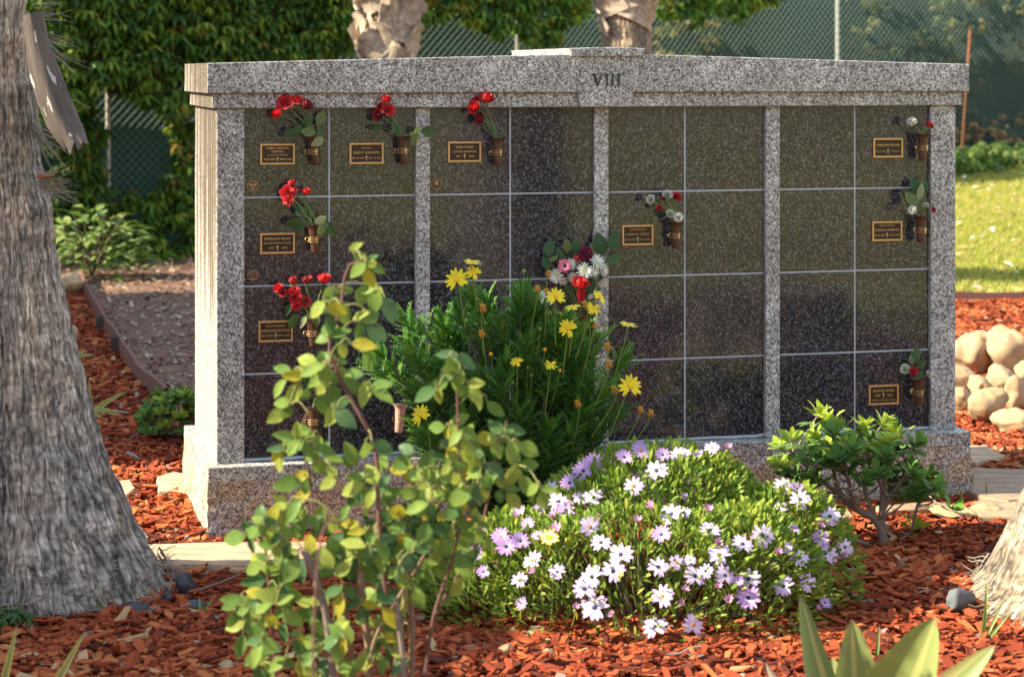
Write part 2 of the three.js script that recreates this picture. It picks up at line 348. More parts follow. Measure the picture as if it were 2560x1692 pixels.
{
  const blades = [];
  for (let k = 0; k < 7; k++) {
    const a = rr(0, TAU), l = rr(0.6, 1.1), lean = rr(0.1, 0.7), w = rr(0.045, 0.075), dx = Math.cos(a), dz = Math.sin(a), o = [rr(-0.25, 0.25), rr(-0.25, 0.25)];
    const pos = [], idx = [];
    for (let i = 0; i <= 3; i++) { const t = i / 3, ww = w * (1 - t * t * 0.95); for (const s of [-1, 1]) pos.push(o[0] + dx * lean * t * t + s * -dz * ww, l * t * (1 - 0.25 * lean * t), o[1] + dz * lean * t * t + s * dx * ww); }
    for (let i = 0; i < 3; i++) idx.push(i * 2, i * 2 + 1, i * 2 + 2, i * 2 + 1, i * 2 + 3, i * 2 + 2);
    blades.push(setGeo(pos, idx));
  }
  const tuft = join(blades), mats = [], cols = [];
  for (let i = 0; i < 26000; i++) {
    const d = 14.5 + 10.6 * Math.pow(R(), 1.15), x = rr(0.185, 0.30) * d, f = fbm(x * 0.8, d * 0.5);
    if (d < 15.6 && R() < 0.75 - (d - 14.5) * 0.5) continue;
    if (R() < 0.35 - f) { const s = rr(0.025, 0.06); mats.push(new THREE.Matrix4().compose(V3(x, H(x, -d), -d), new THREE.Quaternion().setFromAxisAngle(V3(0, 1, 0), rr(0, TAU)), V3(s, s * rr(0.7, 1.3), s))); cols.push(pick([rgb(0.4, 0.4, 0.06), rgb(0.46, 0.43, 0.08), rgb(0.3, 0.34, 0.05), rgb(0.55, 0.47, 0.18)])); }
    else { const s = rr(0.03, 0.075); mats.push(new THREE.Matrix4().compose(V3(x, H(x, -d), -d), new THREE.Quaternion().setFromAxisAngle(V3(0, 1, 0), rr(0, TAU)), V3(s, s, s))); cols.push(pick([rgb(0.38, 0.4, 0.06), rgb(0.44, 0.44, 0.08), rgb(0.3, 0.35, 0.05), rgb(0.52, 0.45, 0.15)])); }
  }
  const gr = scatter(scene, numbered('grass'), tuft, leafMat(1, 1, 1, 0.35, 0.1), mats, cols);
  gr.userData = { kind: 'stuff', label: 'sunlit yellow green lawn grass beyond the boulders', category: 'grass' };
  const lm = [], lc = [];
  for (let i = 0; i < 420; i++) { const d = rr(14.4, 23), x = rr(0.19, 0.29) * d; lm.push(aim(V3(x, H(x, -d) + rr(0.02, 0.06), -d), V3(rr(-1, 1), rr(-0.2, 0.3), rr(-1, 1)), V3(rr(-0.5, 0.5), 1, rr(-0.5, 0.5)), rr(0.04, 0.1))); lc.push(pick([rgb(0.5, 0.42, 0.28), rgb(0.62, 0.56, 0.44), rgb(0.4, 0.25, 0.12)])); }
  const dl = scatter(scene, numbered('dry_leaves'), litterLeaf, std([1, 1, 1], 0.8, { side: THREE.DoubleSide }), lm, lc);
  dl.userData = { kind: 'stuff', label: 'pale dry leaves fallen on the lawn', category: 'leaves' };
}

// flat paving stones: outline on the ground, real thickness, worn edges
const stoneTex = dataTex(512, 512, (x, y) => {
  const f = fbm(x * 0.012, y * 0.035, 2.2), g = noise(x * 0.13, y * 0.3, 8.1), v = 1 + f * 0.28 + g * 0.1 + (crystRed(x, y) - 0.5) * 0.08;
  return [176 * v, 148 * v + f * 6, 118 * v].map((q) => clamp(q, 0, 255));
});
const stoneMat = new THREE.MeshStandardMaterial({ map: stoneTex, roughness: 0.85, bumpMap: stoneTex, bumpScale: 0.002 });
const paving = structure('stone_path');
function flagstone(corners, top, mat = stoneMat, seed = 1) {
  const r = seeded(seed), pts = corners.map(([px, py]) => ground(px, py, top)), ring = [];
  pts.forEach((p, i) => { const q = pts[(i + 1) % pts.length], n = Math.max(2, Math.round(p.distanceTo(q) / 0.06)); for (let k = 0; k < n; k++) { const v = p.clone().lerp(q, k / n); v.x += (r() - 0.5) * 0.014; v.z += (r() - 0.5) * 0.014; ring.push(v); } });
  const s = new THREE.Shape(ring.map((v) => new THREE.Vector2(v.x, -v.z)));
  const g = new THREE.ExtrudeGeometry(s, { depth: top + 0.02, bevelEnabled: true, bevelThickness: 0.006, bevelSize: 0.006, bevelOffset: -0.006, bevelSegments: 2 });
  g.rotateX(-Math.PI / 2); g.translate(0, -0.026, 0);
  return part(paving, 'flagstone', boxUV(g, 0.9, r(), r()), mat);
}
const greyStone = stoneMat.clone(); greyStone.color = rgb(0.68, 0.68, 0.68);
stoneSpecs.forEach(([corners, top, grey], i) => flagstone(corners, top, grey ? greyStone : stoneMat, i + 2));

// plastic edging boards
function board(points, h, name, label) {
  const t = thing(name, label, 'garden edging', points[0], 0, 'brown edging boards of the mulch bed'), p0 = points[0], c = new THREE.CatmullRomCurve3(points.map((p) => p.clone().sub(p0))), n = 40, pos = [], idx = [];
  for (let i = 0; i <= n; i++) { const p = c.getPointAt(i / n), q = c.getTangentAt(i / n), s = V3(q.z, 0, -q.x).multiplyScalar(0.011), wob = 0.006 * Math.sin(i * 0.9); for (const [k, y] of [[-1, -0.03], [-1, h - 0.004], [-0.6, h], [0.6, h], [1, h - 0.004], [1, -0.03]]) pos.push(p.x + s.x * k, p.y + y + (y > 0 ? wob : 0), p.z + s.z * k); }
  for (let i = 0; i < n; i++) for (let k = 0; k < 5; k++) { const a = i * 6 + k; idx.push(a, a + 6, a + 1, a + 1, a + 6, a + 7); }
  part(t, 'board', setGeo(pos, idx), std([0.15, 0.06, 0.042], 0.8));
  return t;
}
const boardL = board(edgeLine, 0.1, 'edging_board', 'curved brown edging board between red mulch and bare soil at left');
for (const f of [0.3, 0.55, 0.85]) { const p = edgeLine[Math.round(f * 6)].clone().sub(edgeLine[0]); part(boardL, 'stake', slab(0.05, 0.16, 0.02, 0.004).translate(p.x - 0.03, 0.02, p.z), std([0.05, 0.035, 0.03], 0.8)); }
board([V3(0.95, H(0.95, -14.3), -14.3), V3(2, 0.016, -14.3), V3(3, 0.016, -14.32), V3(4.4, 0.016, -14.35), V3(6, 0.02, -14.4)], 0.055, 'edging_board', 'straight brown edging board between red mulch and sunny lawn at right');

// ---------------------------------------------------------------- the granite columbarium
const WALL_TURN = 14.4 * Math.PI / 180, WALL_AT = V3(-739 / FOCAL * 7.06, 0, -7.06);
const wallM = new THREE.Matrix4().makeRotationY(WALL_TURN).setPosition(WALL_AT), wallInv = wallM.clone().invert();
// where the sight line through (px, py) meets the plane k metres in front of the wall's pillars, in the wall's own axes
const camInWall = camera.position.clone().applyMatrix4(wallInv);
function onWall(px, py, k = -0.018) { const p = at(px, py, 1).applyMatrix4(wallInv).sub(camInWall); return camInWall.clone().addScaledVector(p, (k - camInWall.z) / p.z); }
const wall = thing('granite_columbarium', 'long grey granite columbarium wall with dark polished niche panels', 'columbarium', WALL_AT, WALL_TURN);
const wbox = (x0, x1, y0, y1, z0, z1, r = 0.003) => slab(x1 - x0, y1 - y0, z1 - z0, r).translate((x0 + x1) / 2, (y0 + y1) / 2, (z0 + z1) / 2);
let go = 0;
const granite = (g) => boxUV(g, GRANITE_M, (go += 0.37) % 1, (go * 1.7) % 1);

// the sunny end carries run-off stains: each streak has its own place, strength and length
const streaks = (() => { const r = seeded(77); return Array.from({ length: 90 }, () => ({ x: r(), w: 0.006 + r() * 0.03, len: 0.12 + Math.pow(r(), 0.8) * 0.75, s: 0.25 + r() * 0.6 })); })();
function stainTex(cut) {
  return dataTex(256, 512, (x, y) => {
    const c = lightCrystals(x * 4 * 0.98, y * 4), h = 1 - y / 512, u = x / 256;
    let k = 0;
    for (const s of streaks) {
      const dx = (u - s.x) / s.w, l = s.len * cut;
      if (Math.abs(dx) < 1 && h < l) k += s.s * (1 - dx * dx) * Math.min(1, (l - h) * 9) * (0.7 + 0.6 * noise(u * 60, h * 14, s.x * 9));
    }
    k = clamp(k * (0.75 + 0.5 * crystRed(x, y)), 0, 0.9);
    return [lerp(c[0], 74, k), lerp(c[1], 64, k), lerp(c[2], 46, k)];
  }, { repeat: false });
}
const stainedPillar = new THREE.MeshStandardMaterial({ map: stainTex(0.8), roughness: 0.6 }), stainedCap = new THREE.MeshStandardMaterial({ map: stainTex(3.2), roughness: 0.6 });
// a granite block whose left end is stained: the faces that look left take their own part and material
function endBlock(parent, name, geo, stained) {
  const g = granite(geo), p = g.attributes.position, n = g.attributes.normal, uv = g.attributes.uv, left = [], rest = [];
  g.computeBoundingBox();
  const b = g.boundingBox;
  for (let i = 0; i < p.count; i += 3) (n.getX(i) < -0.9 ? left : rest).push(i, i + 1, i + 2);
  for (const i of left) uv.setXY(i, (p.getZ(i) - b.min.z) / (b.max.z - b.min.z), (p.getY(i) - b.min.y) / (b.max.y - b.min.y));
  g.setIndex([...rest, ...left]); g.clearGroups(); g.addGroup(0, rest.length, 0); g.addGroup(rest.length, left.length, 1);
  return part(parent, name, g, [graniteMat, stained]);
}
// rock-faced block: flat core, pitched front and ends
function rockFace(x0, x1, y0, y1, z0, z1) {
  const nx = 150, ny = 14, nz = 44, g = new THREE.BoxGeometry(x1 - x0, y1 - y0, z1 - z0, nx, ny, nz).translate((x0 + x1) / 2, (y0 + y1) / 2, (z0 + z1) / 2), p = g.attributes.position;
  for (let i = 0; i < p.count; i++) {
    const x = p.getX(i), y = p.getY(i), z = p.getZ(i), e = Math.sin(Math.PI * clamp((y - y0) / (y1 - y0), 0, 1) ** 0.8);
    const f = (fbm(x * 5, y * 7, z * 5) * 0.012 + Math.abs(noise(x * 9 + 3, y * 13, z * 9)) * 0.008 + noise(x * 38, y * 44, z * 38) * 0.003 + 0.004) * (0.15 + 0.85 * e);
    if (z > z1 - 1e-4) p.setZ(i, z + f); else if (z < z0 + 1e-4) p.setZ(i, z - f);
    if (x < x0 + 1e-4) p.setX(i, x - f * 1.2); else if (x > x1 - 1e-4) p.setX(i, x + f);
  }
  return g;
}
part(wall, 'rough_plinth', granite(rockFace(-0.034, 2.812, -0.02, 0.2, -0.814, 0.052)), roughGraniteMat, 'rock-faced lower course of the base');
part(wall, 'base_course', granite(wbox(-0.036, 2.814, 0.2, 0.252, -0.816, 0.055, 0.004)), graniteMat);
const TOP = 1.476, BOT = 0.252;
endBlock(wall, 'pillar', wbox(0, 0.095, BOT, TOP, -0.755, 0), stainedPillar);
part(wall, 'pillar', granite(wbox(2.676, 2.778, BOT, TOP, -0.755, 0)), graniteMat);
for (const [a, b] of [[0.698, 0.75], [1.355, 1.409], [2.014, 2.07]]) part(wall, 'mullion', granite(wbox(a, b, BOT, TOP, -0.05, 0)), graniteMat);
part(wall, 'back_slab', granite(wbox(0.095, 2.676, BOT, TOP, -0.755, -0.7)), graniteMat);
const groutMat = std([0.44, 0.47, 0.5], 0.9);
part(wall, 'core', wbox(0.095, 2.676, BOT, TOP, -0.7, -0.0198, 0.001), groutMat);
const COLS = [[0.095, 0.394], [0.394, 0.698], [0.75, 1.047], [1.047, 1.355], [1.409, 1.706], [1.706, 2.014], [2.07, 2.376], [2.376, 2.676]], ROWS = [[1.166, 1.476], [0.859, 1.166], [0.555, 0.859], [0.262, 0.555]];
R = seeded(51);
for (const [y0, y1] of ROWS) for (const [x0, x1] of COLS) {
  const g = boxUV(wbox(x0 + (x0 === 0.394 || x0 === 1.047 || x0 === 1.706 || x0 === 2.376 ? 0.003 : 0.001), x1 - (x1 === 0.394 || x1 === 1.047 || x1 === 1.706 || x1 === 2.376 ? 0.003 : 0.001), y0 + 0.0029, y1 - 0.0029, -0.035, -0.018 + rr(-0.0006, 0.0006), 0.0012), GRANITE_M, R(), R());
  part(wall, 'niche_panel', g, darkGraniteMat);
}
{ // sealant bead, uneven, along the foot of the panels
  const beads = [];
  for (const [a, b] of [[0.095, 0.698], [0.75, 1.355], [1.409, 2.014], [2.07, 2.676]]) {
    const pts = [];
    for (let i = 0; i <= 14; i++) pts.push(V3(lerp(a, b, i / 14), BOT + 0.006 + rr(-0.002, 0.003) + (i > 11 ? (i - 11) * 0.001 : 0), -0.016 + rr(-0.002, 0.002)));
    beads.push(tube(pts, 0.0052, 0.0056, 30, 6));
  }
  part(wall, 'sealant', join(beads), std([0.42, 0.45, 0.48], 0.8));
}
endBlock(wall, 'lower_cap', wbox(-0.018, 2.796, TOP, 1.528, -0.773, 0.02), stainedCap);
{
  const s = new THREE.Shape([[-0.036, 1.528], [2.814, 1.528], [2.814, 1.63], [1.62, 1.662], [1.389, 1.666], [1.16, 1.662], [-0.036, 1.631]].map((p) => new THREE.Vector2(...p)));
  endBlock(wall, 'upper_cap', new THREE.ExtrudeGeometry(s, { depth: 0.825, bevelEnabled: true, bevelThickness: 0.003, bevelSize: 0.003, bevelOffset: -0.003, bevelSegments: 2 }).translate(0, 0, -0.788), stainedCap);
  const k = 0.0435, q = (px, py) => { const v = onWall(px, py, k); return new THREE.Vector2(v.x, v.y); };
  const key = new THREE.Shape([q(1429, 132), q(1600, 131), q(1577, 266.5), q(1451, 267.5)]);
  part(wall, 'keystone', granite(new THREE.ExtrudeGeometry(key, { depth: 0.03, bevelEnabled: true, bevelThickness: 0.003, bevelSize: 0.003, bevelOffset: -0.003, bevelSegments: 2 }).translate(0, 0, 0.0105)), graniteMat);
  const l = q(1425, 130).x, r = q(1608, 130).x, top = [];
  for (let i = 0; i <= 10; i++) { const t = i / 10; top.push(new THREE.Vector2(lerp(r + 0.004, l - 0.004, t), 1.685 + 0.004 * Math.sin(Math.PI * t))); }
  const cs = new THREE.Shape([new THREE.Vector2(l + 0.003, 1.656), new THREE.Vector2(r - 0.003, 1.656), ...top]);
  part(wall, 'capstone', granite(new THREE.ExtrudeGeometry(cs, { depth: 0.84, bevelEnabled: true, bevelThickness: 0.003, bevelSize: 0.003, bevelOffset: -0.003, bevelSegments: 2 }).translate(0, 0, -0.787)), graniteMat);
  // the numeral, cut and painted slate blue
  const ink = std([0.022, 0.028, 0.042], 0.6), glyph = (pts) => { const g = new THREE.ExtrudeGeometry(new THREE.Shape(pts.map((p) => q(...p))), { depth: 0.002, bevelEnabled: false }); g.translate(0, 0, 0.0427); return g; };
  part(wall, 'numeral', glyph([[1480, 183], [1488, 183], [1495.5, 206], [1504, 183], [1507, 183], [1496, 216], [1492, 216]]), ink);
  for (const x of [1514, 1528.5, 1543.5]) part(wall, 'numeral', glyph([[x, 183], [x + 6, 183], [x + 5.5, 215], [x + 0.5, 215]]), ink);
}

// ---------------------------------------------------------------- bronze plaques
const bronzeFrame = new THREE.MeshStandardMaterial({ color: rgb(0.62, 0.36, 0.14), metalness: 0.55, roughness: 0.38 });
function plaqueFace(lines, w = 480, h = 290) {
  const c = document.createElement('canvas'); c.width = w; c.height = h;
  const x = c.getContext('2d');
  x.fillStyle = '#33240f'; x.fillRect(0, 0, w, h);
  x.textAlign = 'center'; x.textBaseline = 'middle';
  for (const [txt, cx, cy, size, fit, bold = true] of lines) {
    x.fillStyle = '#d3a868';
    if (txt === 'cross') { x.fillStyle = '#e2b878'; x.fillRect(cx - 5, cy - size / 2, 10, size); x.fillRect(cx - size * 0.3, cy - size * 0.27, size * 0.6, 9); continue; }
    x.font = (bold ? 'bold ' : '') + size + 'px serif';
    const m = x.measureText(txt).width, k = fit ? fit / m : 1;
    x.save(); x.translate(cx, cy); x.scale(k, 1); x.fillText(txt, 0, 0); x.restore();
  }
  const t = new THREE.CanvasTexture(c);
  t.colorSpace = THREE.SRGBColorSpace; t.minFilter = THREE.LinearMipmapLinearFilter;
  return t;
}
function plaque(x0, x1, y0, y1, lines, label) {
  const a = onWall(x0, y1), b = onWall(x1, y0), mid = onWall((x0 + x1) / 2, (y0 + y1) / 2), w = b.x - a.x, h = onWall((x0 + x1) / 2, y0).y - onWall((x0 + x1) / 2, y1).y;
  const t = thing('memorial_plaque', label, 'plaque', mid.clone().applyMatrix4(wallM), WALL_TURN, 'bronze plaques on the niche panels');
  const bw = 0.0068, s = new THREE.Shape([[-w / 2, -h / 2], [w / 2, -h / 2], [w / 2, h / 2], [-w / 2, h / 2]].map((p) => new THREE.Vector2(...p)));
  s.holes.push(new THREE.Path([[-w / 2 + bw, -h / 2 + bw], [-w / 2 + bw, h / 2 - bw], [w / 2 - bw, h / 2 - bw], [w / 2 - bw, -h / 2 + bw]].map((p) => new THREE.Vector2(...p))));
  part(t, 'frame', new THREE.ExtrudeGeometry(s, { depth: 0.006, bevelEnabled: true, bevelThickness: 0.0012, bevelSize: 0.0012, bevelOffset: -0.0012, bevelSegments: 2 }).translate(0, 0, 0.001), bronzeFrame);
  part(t, 'plate', slab(w - bw * 1.6, h - bw * 1.6, 0.004, 0.0005).translate(0, 0, 0.0025), std([0.035, 0.022, 0.01], 0.5));
  part(t, 'inscription', new THREE.PlaneGeometry(w - 2 * bw, h - 2 * bw).translate(0, 0, 0.0051), new THREE.MeshStandardMaterial({ map: plaqueFace(lines), metalness: 0.3, roughness: 0.45 }));
}
plaque(649, 736, 359, 411.5, [['GABRIEL MICHAEL', 240, 42, 46, 360], ['HEREDIA', 240, 100, 46, 190], ['IN LOVING MEMORY', 240, 160, 38, 320, false], ['FEB 1989', 118, 232, 46, 180], ['cross', 240, 232, 78], ['APR 2018', 366, 232, 46, 190]], 'bronze plaque with four lines of text, highest of the left column');
plaque(872.5, 958, 357, 409.7, [['BELOVED', 240, 52, 38, 150, false], ['JOHN T. FERGUSON', 240, 130, 52, 410], ['SEP. 28, 1926', 106, 222, 38, 190], ['cross', 240, 222, 84], ['DEC. 13, 2018', 374, 222, 38, 190]], 'bronze plaque just left of the first mullion, top row');
plaque(1119, 1202, 353.7, 405, [['PAUL PASSI', 240, 62, 52, 290], ['LOVING HUSBAND', 240, 140, 42, 380], ['1927', 138, 222, 42, 86], ['cross', 240, 222, 88], ['2018', 352, 222, 42, 86]], 'bronze plaque right of the first mullion, above a round medallion');
plaque(649, 736, 582, 634, [['PETER KELLY WILSON', 240, 66, 54, 410], ['BELOVED HUSBAND & FATHER', 240, 140, 34, 420], ['1943', 142, 222, 42, 86], ['cross', 240, 222, 86], ['2018', 350, 222, 42, 86]], 'bronze plaque in the second row of the left column');
plaque(645, 731, 801, 854, [['IN LOVING MEMORY', 240, 56, 38, 310], ['JEANNE HANLEY KULLIK', 240, 134, 54, 452], ['MAY 23, 1944', 110, 216, 40, 190], ['cross', 240, 216, 86], ['JUN 27, 2020', 368, 216, 40, 190]], 'tilted bronze plaque in the third row, lowest of the left column');
plaque(1554.5, 1632.6, 562, 612.7, [['OUR BELOVED SON', 240, 44, 38, 290, false], ['LAWRENCE W. TORRES JR.', 240, 128, 44, 420, false], ['MAR. 30, 1960', 104, 222, 38, 190, false], ['cross', 240, 222, 86], ['JUL. 06, 2019', 374, 222, 38, 180, false]], 'bronze plaque right of the central mullion beside carnations');
plaque(2182.7, 2257, 345, 393.7, [['LORRAINE FELSKE', 240, 94, 50, 430], ['FEB. 23, 1932', 100, 206, 38, 180, false], ['cross', 240, 206, 90], ['AUG. 09, 2014', 380, 206, 38, 180, false]], 'bronze plaque in the top right niche, highest of the right column');
plaque(2180, 2255, 553, 602, [['BELOVED MOTHER', 240, 42, 38, 270, false], ['CLARE H. LAWRENCE', 240, 122, 48, 430], ['SEP. 22, 1944', 104, 216, 38, 180], ['cross', 240, 216, 86], ['DEC. 18, 2018', 376, 216, 38, 180]], 'bronze plaque in the second row of the right column');
plaque(2171.5, 2246, 961.5, 1011, [['MANUEL COSIO', 240, 70, 52, 390], ['1939', 132, 156, 46, 98], ['cross', 240, 156, 84], ['2021', 358, 156, 46, 98], ['SIEMPRE CON USTED QUERIDO VIEJITO', 240, 240, 32, 430, false]], 'bronze plaque in the bottom row of the right column');
plaque(1324, 1403.6, 780, 831, [], 'bronze plaque mostly hidden behind the yellow daisy bush');

// ---------------------------------------------------------------- bronze medallions
const medalMat = new THREE.MeshStandardMaterial({ color: rgb(0.42, 0.25, 0.12), metalness: 0.45, roughness: 0.45 }), medalDark = std([0.075, 0.045, 0.025], 0.55, { metalness: 0.3 });
function medallion(px, py, kind, label) {
  const t = thing('service_medallion', label, 'medallion', onWall(px, py).applyMatrix4(wallM), WALL_TURN, 'round bronze medallions'), r = 0.0205;
  const flat = (pts, z = 0.0058, d = 0.0016) => new THREE.ExtrudeGeometry(new THREE.Shape(pts.map(([x, y]) => new THREE.Vector2(x * r, y * r))), { depth: d, bevelEnabled: true, bevelThickness: 0.0005, bevelSize: 0.0005, bevelSegments: 1 }).translate(0, 0, z - 0.001);
  const ring = (q, w, z = 0.0055, half = false) => new THREE.TorusGeometry(q * r, w * r, 6, 40, half ? Math.PI : TAU).translate(0, 0, z);
  if (kind === 'flag') {   // the upper half of a round badge: dark field of stars over a plain exergue
    const arc = Array.from({ length: 21 }, (_, i) => [Math.cos(Math.PI * i / 20), Math.sin(Math.PI * i / 20)]);
    part(t, 'disc', flat([...arc, [-0.9, -0.22], [0, -0.55], [0.9, -0.22]], 0.001, 0.004), medalDark);
    part(t, 'rim', join([ring(0.96, 0.07, 0.0055, true), flat([[-0.92, -0.26], [-0.5, -0.56], [0.5, -0.56], [0.92, -0.26], [0.45, -0.42], [-0.45, -0.42]])]), medalMat);
    for (const [x, y] of [[-0.35, 0.62], [0.08, 0.66], [-0.6, 0.32], [-0.15, 0.3], [0.3, 0.34], [0.64, 0.4], [-0.4, 0], [0.02, -0.04], [0.5, 0.04]]) part(t, 'star', flat(Array.from({ length: 10 }, (_, i) => { const q = i % 2 ? 0.06 : 0.13; return [x + q * Math.sin(i * Math.PI / 5), y + q * Math.cos(i * Math.PI / 5)]; })), medalMat);
    return;
  }
  part(t, 'disc', new THREE.CylinderGeometry(r, r, 0.005, 40).rotateX(Math.PI / 2).translate(0, 0, 0.0026), medalDark);
  part(t, 'rim', join([ring(0.94, 0.07), ring(kind === 'eagle' ? 0.74 : 0.66, 0.03)]), medalMat);
  if (kind === 'eagle') {
    part(t, 'eagle', join([flat([[-0.02, 0.5], [0.1, 0.45], [0.16, 0.2], [0.5, 0.5], [0.66, 0.3], [0.45, 0], [0.2, -0.15], [0.28, -0.5], [0, -0.62], [-0.28, -0.5], [-0.2, -0.15], [-0.45, 0], [-0.66, 0.3], [-0.5, 0.5], [-0.16, 0.2], [-0.12, 0.42]])]), medalMat);
    part(t, 'shield', flat([[-0.13, 0.14], [0.13, 0.14], [0.13, -0.1], [0, -0.26], [-0.13, -0.1]], 0.0072), medalDark);
  } else {
    part(t, 'globe', new THREE.SphereGeometry(0.3 * r, 16, 10).scale(1, 1, 0.35).translate(0, -0.04 * r, 0.006), medalMat);
    part(t, 'eagle', flat([[-0.03, 0.56], [0.08, 0.52], [0.1, 0.36], [0.42, 0.5], [0.3, 0.3], [0, 0.24], [-0.3, 0.3], [-0.42, 0.5], [-0.1, 0.36]]), medalMat);
    part(t, 'anchor', tube([V3(-0.4 * r, 0.25 * r, 0.0065), V3(0.38 * r, -0.5 * r, 0.0065)], 0.0008, 0.0008, 4, 5), medalDark);
    for (let i = 0; i < 26; i++) { const a = TAU * i / 26; part(t, 'letter_mark', slab(0.0012, 0.0028, 0.001, 0.0002).rotateZ(a).translate(-Math.sin(a) * r * 0.8, Math.cos(a) * r * 0.8, 0.0055), medalDark); }
  }
}
medallion(630.5, 465, 'eagle', 'round bronze medallion with an eagle at the left pillar');
medallion(1090, 459.5, 'globe', 'round bronze medallion with a globe right of the first mullion');
medallion(631.5, 690, 'flag', 'dark half-round badge of gold stars at the left pillar');

// ---------------------------------------------------------------- bronze vases
const vaseMat = new THREE.MeshStandardMaterial({ color: rgb(0.085, 0.042, 0.022), metalness: 0.3, roughness: 0.38 }), palVase = std([0.42, 0.26, 0.19], 0.75);
const brass = new THREE.MeshStandardMaterial({ color: rgb(0.66, 0.44, 0.2), metalness: 0.75, roughness: 0.25 });
const VK = 0.03;   // the vases' axis stands this far in front of the pillars' face
const vaseGeo = new THREE.LatheGeometry([[0, 0], [0.0125, 0.0008], [0.015, 0.004], [0.0158, 0.02], [0.0182, 0.06], [0.02, 0.082], [0.0215, 0.0865], [0.022, 0.0885], [0.0255, 0.094], [0.0292, 0.098], [0.0296, 0.0992], [0.0286, 0.0994], [0.024, 0.093], [0.0195, 0.085], [0.0175, 0.06], [0.015, 0.01], [0, 0.008]].map((p) => new THREE.Vector2(...p)), 32);
const vases = [];
function vase(id, px, py, tilt, where, { mat = vaseMat, size = 1, look = 'brown bronze' } = {}) {
  const mouth = onWall(px, py, VK), t = thing('flower_vase', look + ' flower vase ' + where, 'vase', V3(mouth.x, mouth.y - 0.098 * size, mouth.z).applyMatrix4(wallM), WALL_TURN, 'bronze vases on the niche panels');
  const body = part(t, 'body', vaseGeo, mat); body.rotation.z = tilt; body.position.x = Math.sin(tilt) * 0.098;
  for (const y of [0.039, 0.047, 0.055]) { const r = part(t, 'band', new THREE.TorusGeometry(0.0202 + (y - 0.047) * 0.1, 0.00105, 6, 28).rotateX(Math.PI / 2).translate(0, y, 0), brass); }
  part(t, 'cross', join([slab(0.0034, 0.022, 0.002, 0.0005).translate(0.006, 0.047, 0.0212), slab(0.012, 0.0032, 0.002, 0.0005).translate(0.006, 0.049, 0.0214)]), brass);
  part(t, 'bracket', join([tube([V3(-0.004, 0.047, -0.02), V3(-0.006, 0.047, -0.035), V3(-0.004, 0.047, -0.047)], 0.004, 0.005, 6, 8), new THREE.SphereGeometry(0.0085, 14, 10).scale(1, 1, 0.5).translate(-0.004, 0.047, -0.046), new THREE.TorusGeometry(0.008, 0.0016, 6, 18).rotateY(0.5).translate(-0.0225, 0.047, -0.004)]), brass);
  return vases[id] = { mouth, turn: WALL_TURN };
}
vase(1, 783, 342, 0.1, 'in the top left niche, holding four roses');
vase(2, 1007, 340, 0.06, 'just left of the first mullion, top row');
vase(3, 1244, 345, 0.01, 'in the top row right of the first mullion');
vase(4, 784, 562, 0.06, 'in the second row of the left column');
vase(5, 780, 796, 0.05, 'in the third row of the left column');
vase(6, 783, 1017, 0, 'in the bottom row of the left column, behind rose canes');
vase(7, 1001, 1011, -0.08, 'left of the yellow bush', { mat: palVase, look: 'faded pale' });
vase(8, 1455, 780, 0.02, 'at the central mullion holding the mixed bouquet');
vase(9, 1689, 553.6, 0.02, 'right of the central mullion holding carnations');
vase(10, 2309, 335, -0.01, 'in the top right niche');
vase(11, 2304.7, 541, -0.03, 'in the second row of the right column');
vase(12, 2297, 947, 0.01, 'in the bottom row of the right column');

// ---------------------------------------------------------------- cut flowers
const bloomMat = petalMat(0.18), stemMat = std([0.13, 0.2, 0.05], 0.6), paleStem = std([0.2, 0.27, 0.1], 0.6);
const cutLeafMats = [leafMat(0.045, 0.1, 0.03, 0.25, 0.5), leafMat(0.07, 0.13, 0.04, 0.3, 0.4), leafMat(0.16, 0.2, 0.07, 0.3, 0.2), leafMat(0.3, 0.33, 0.16, 0.3, 0.15)];
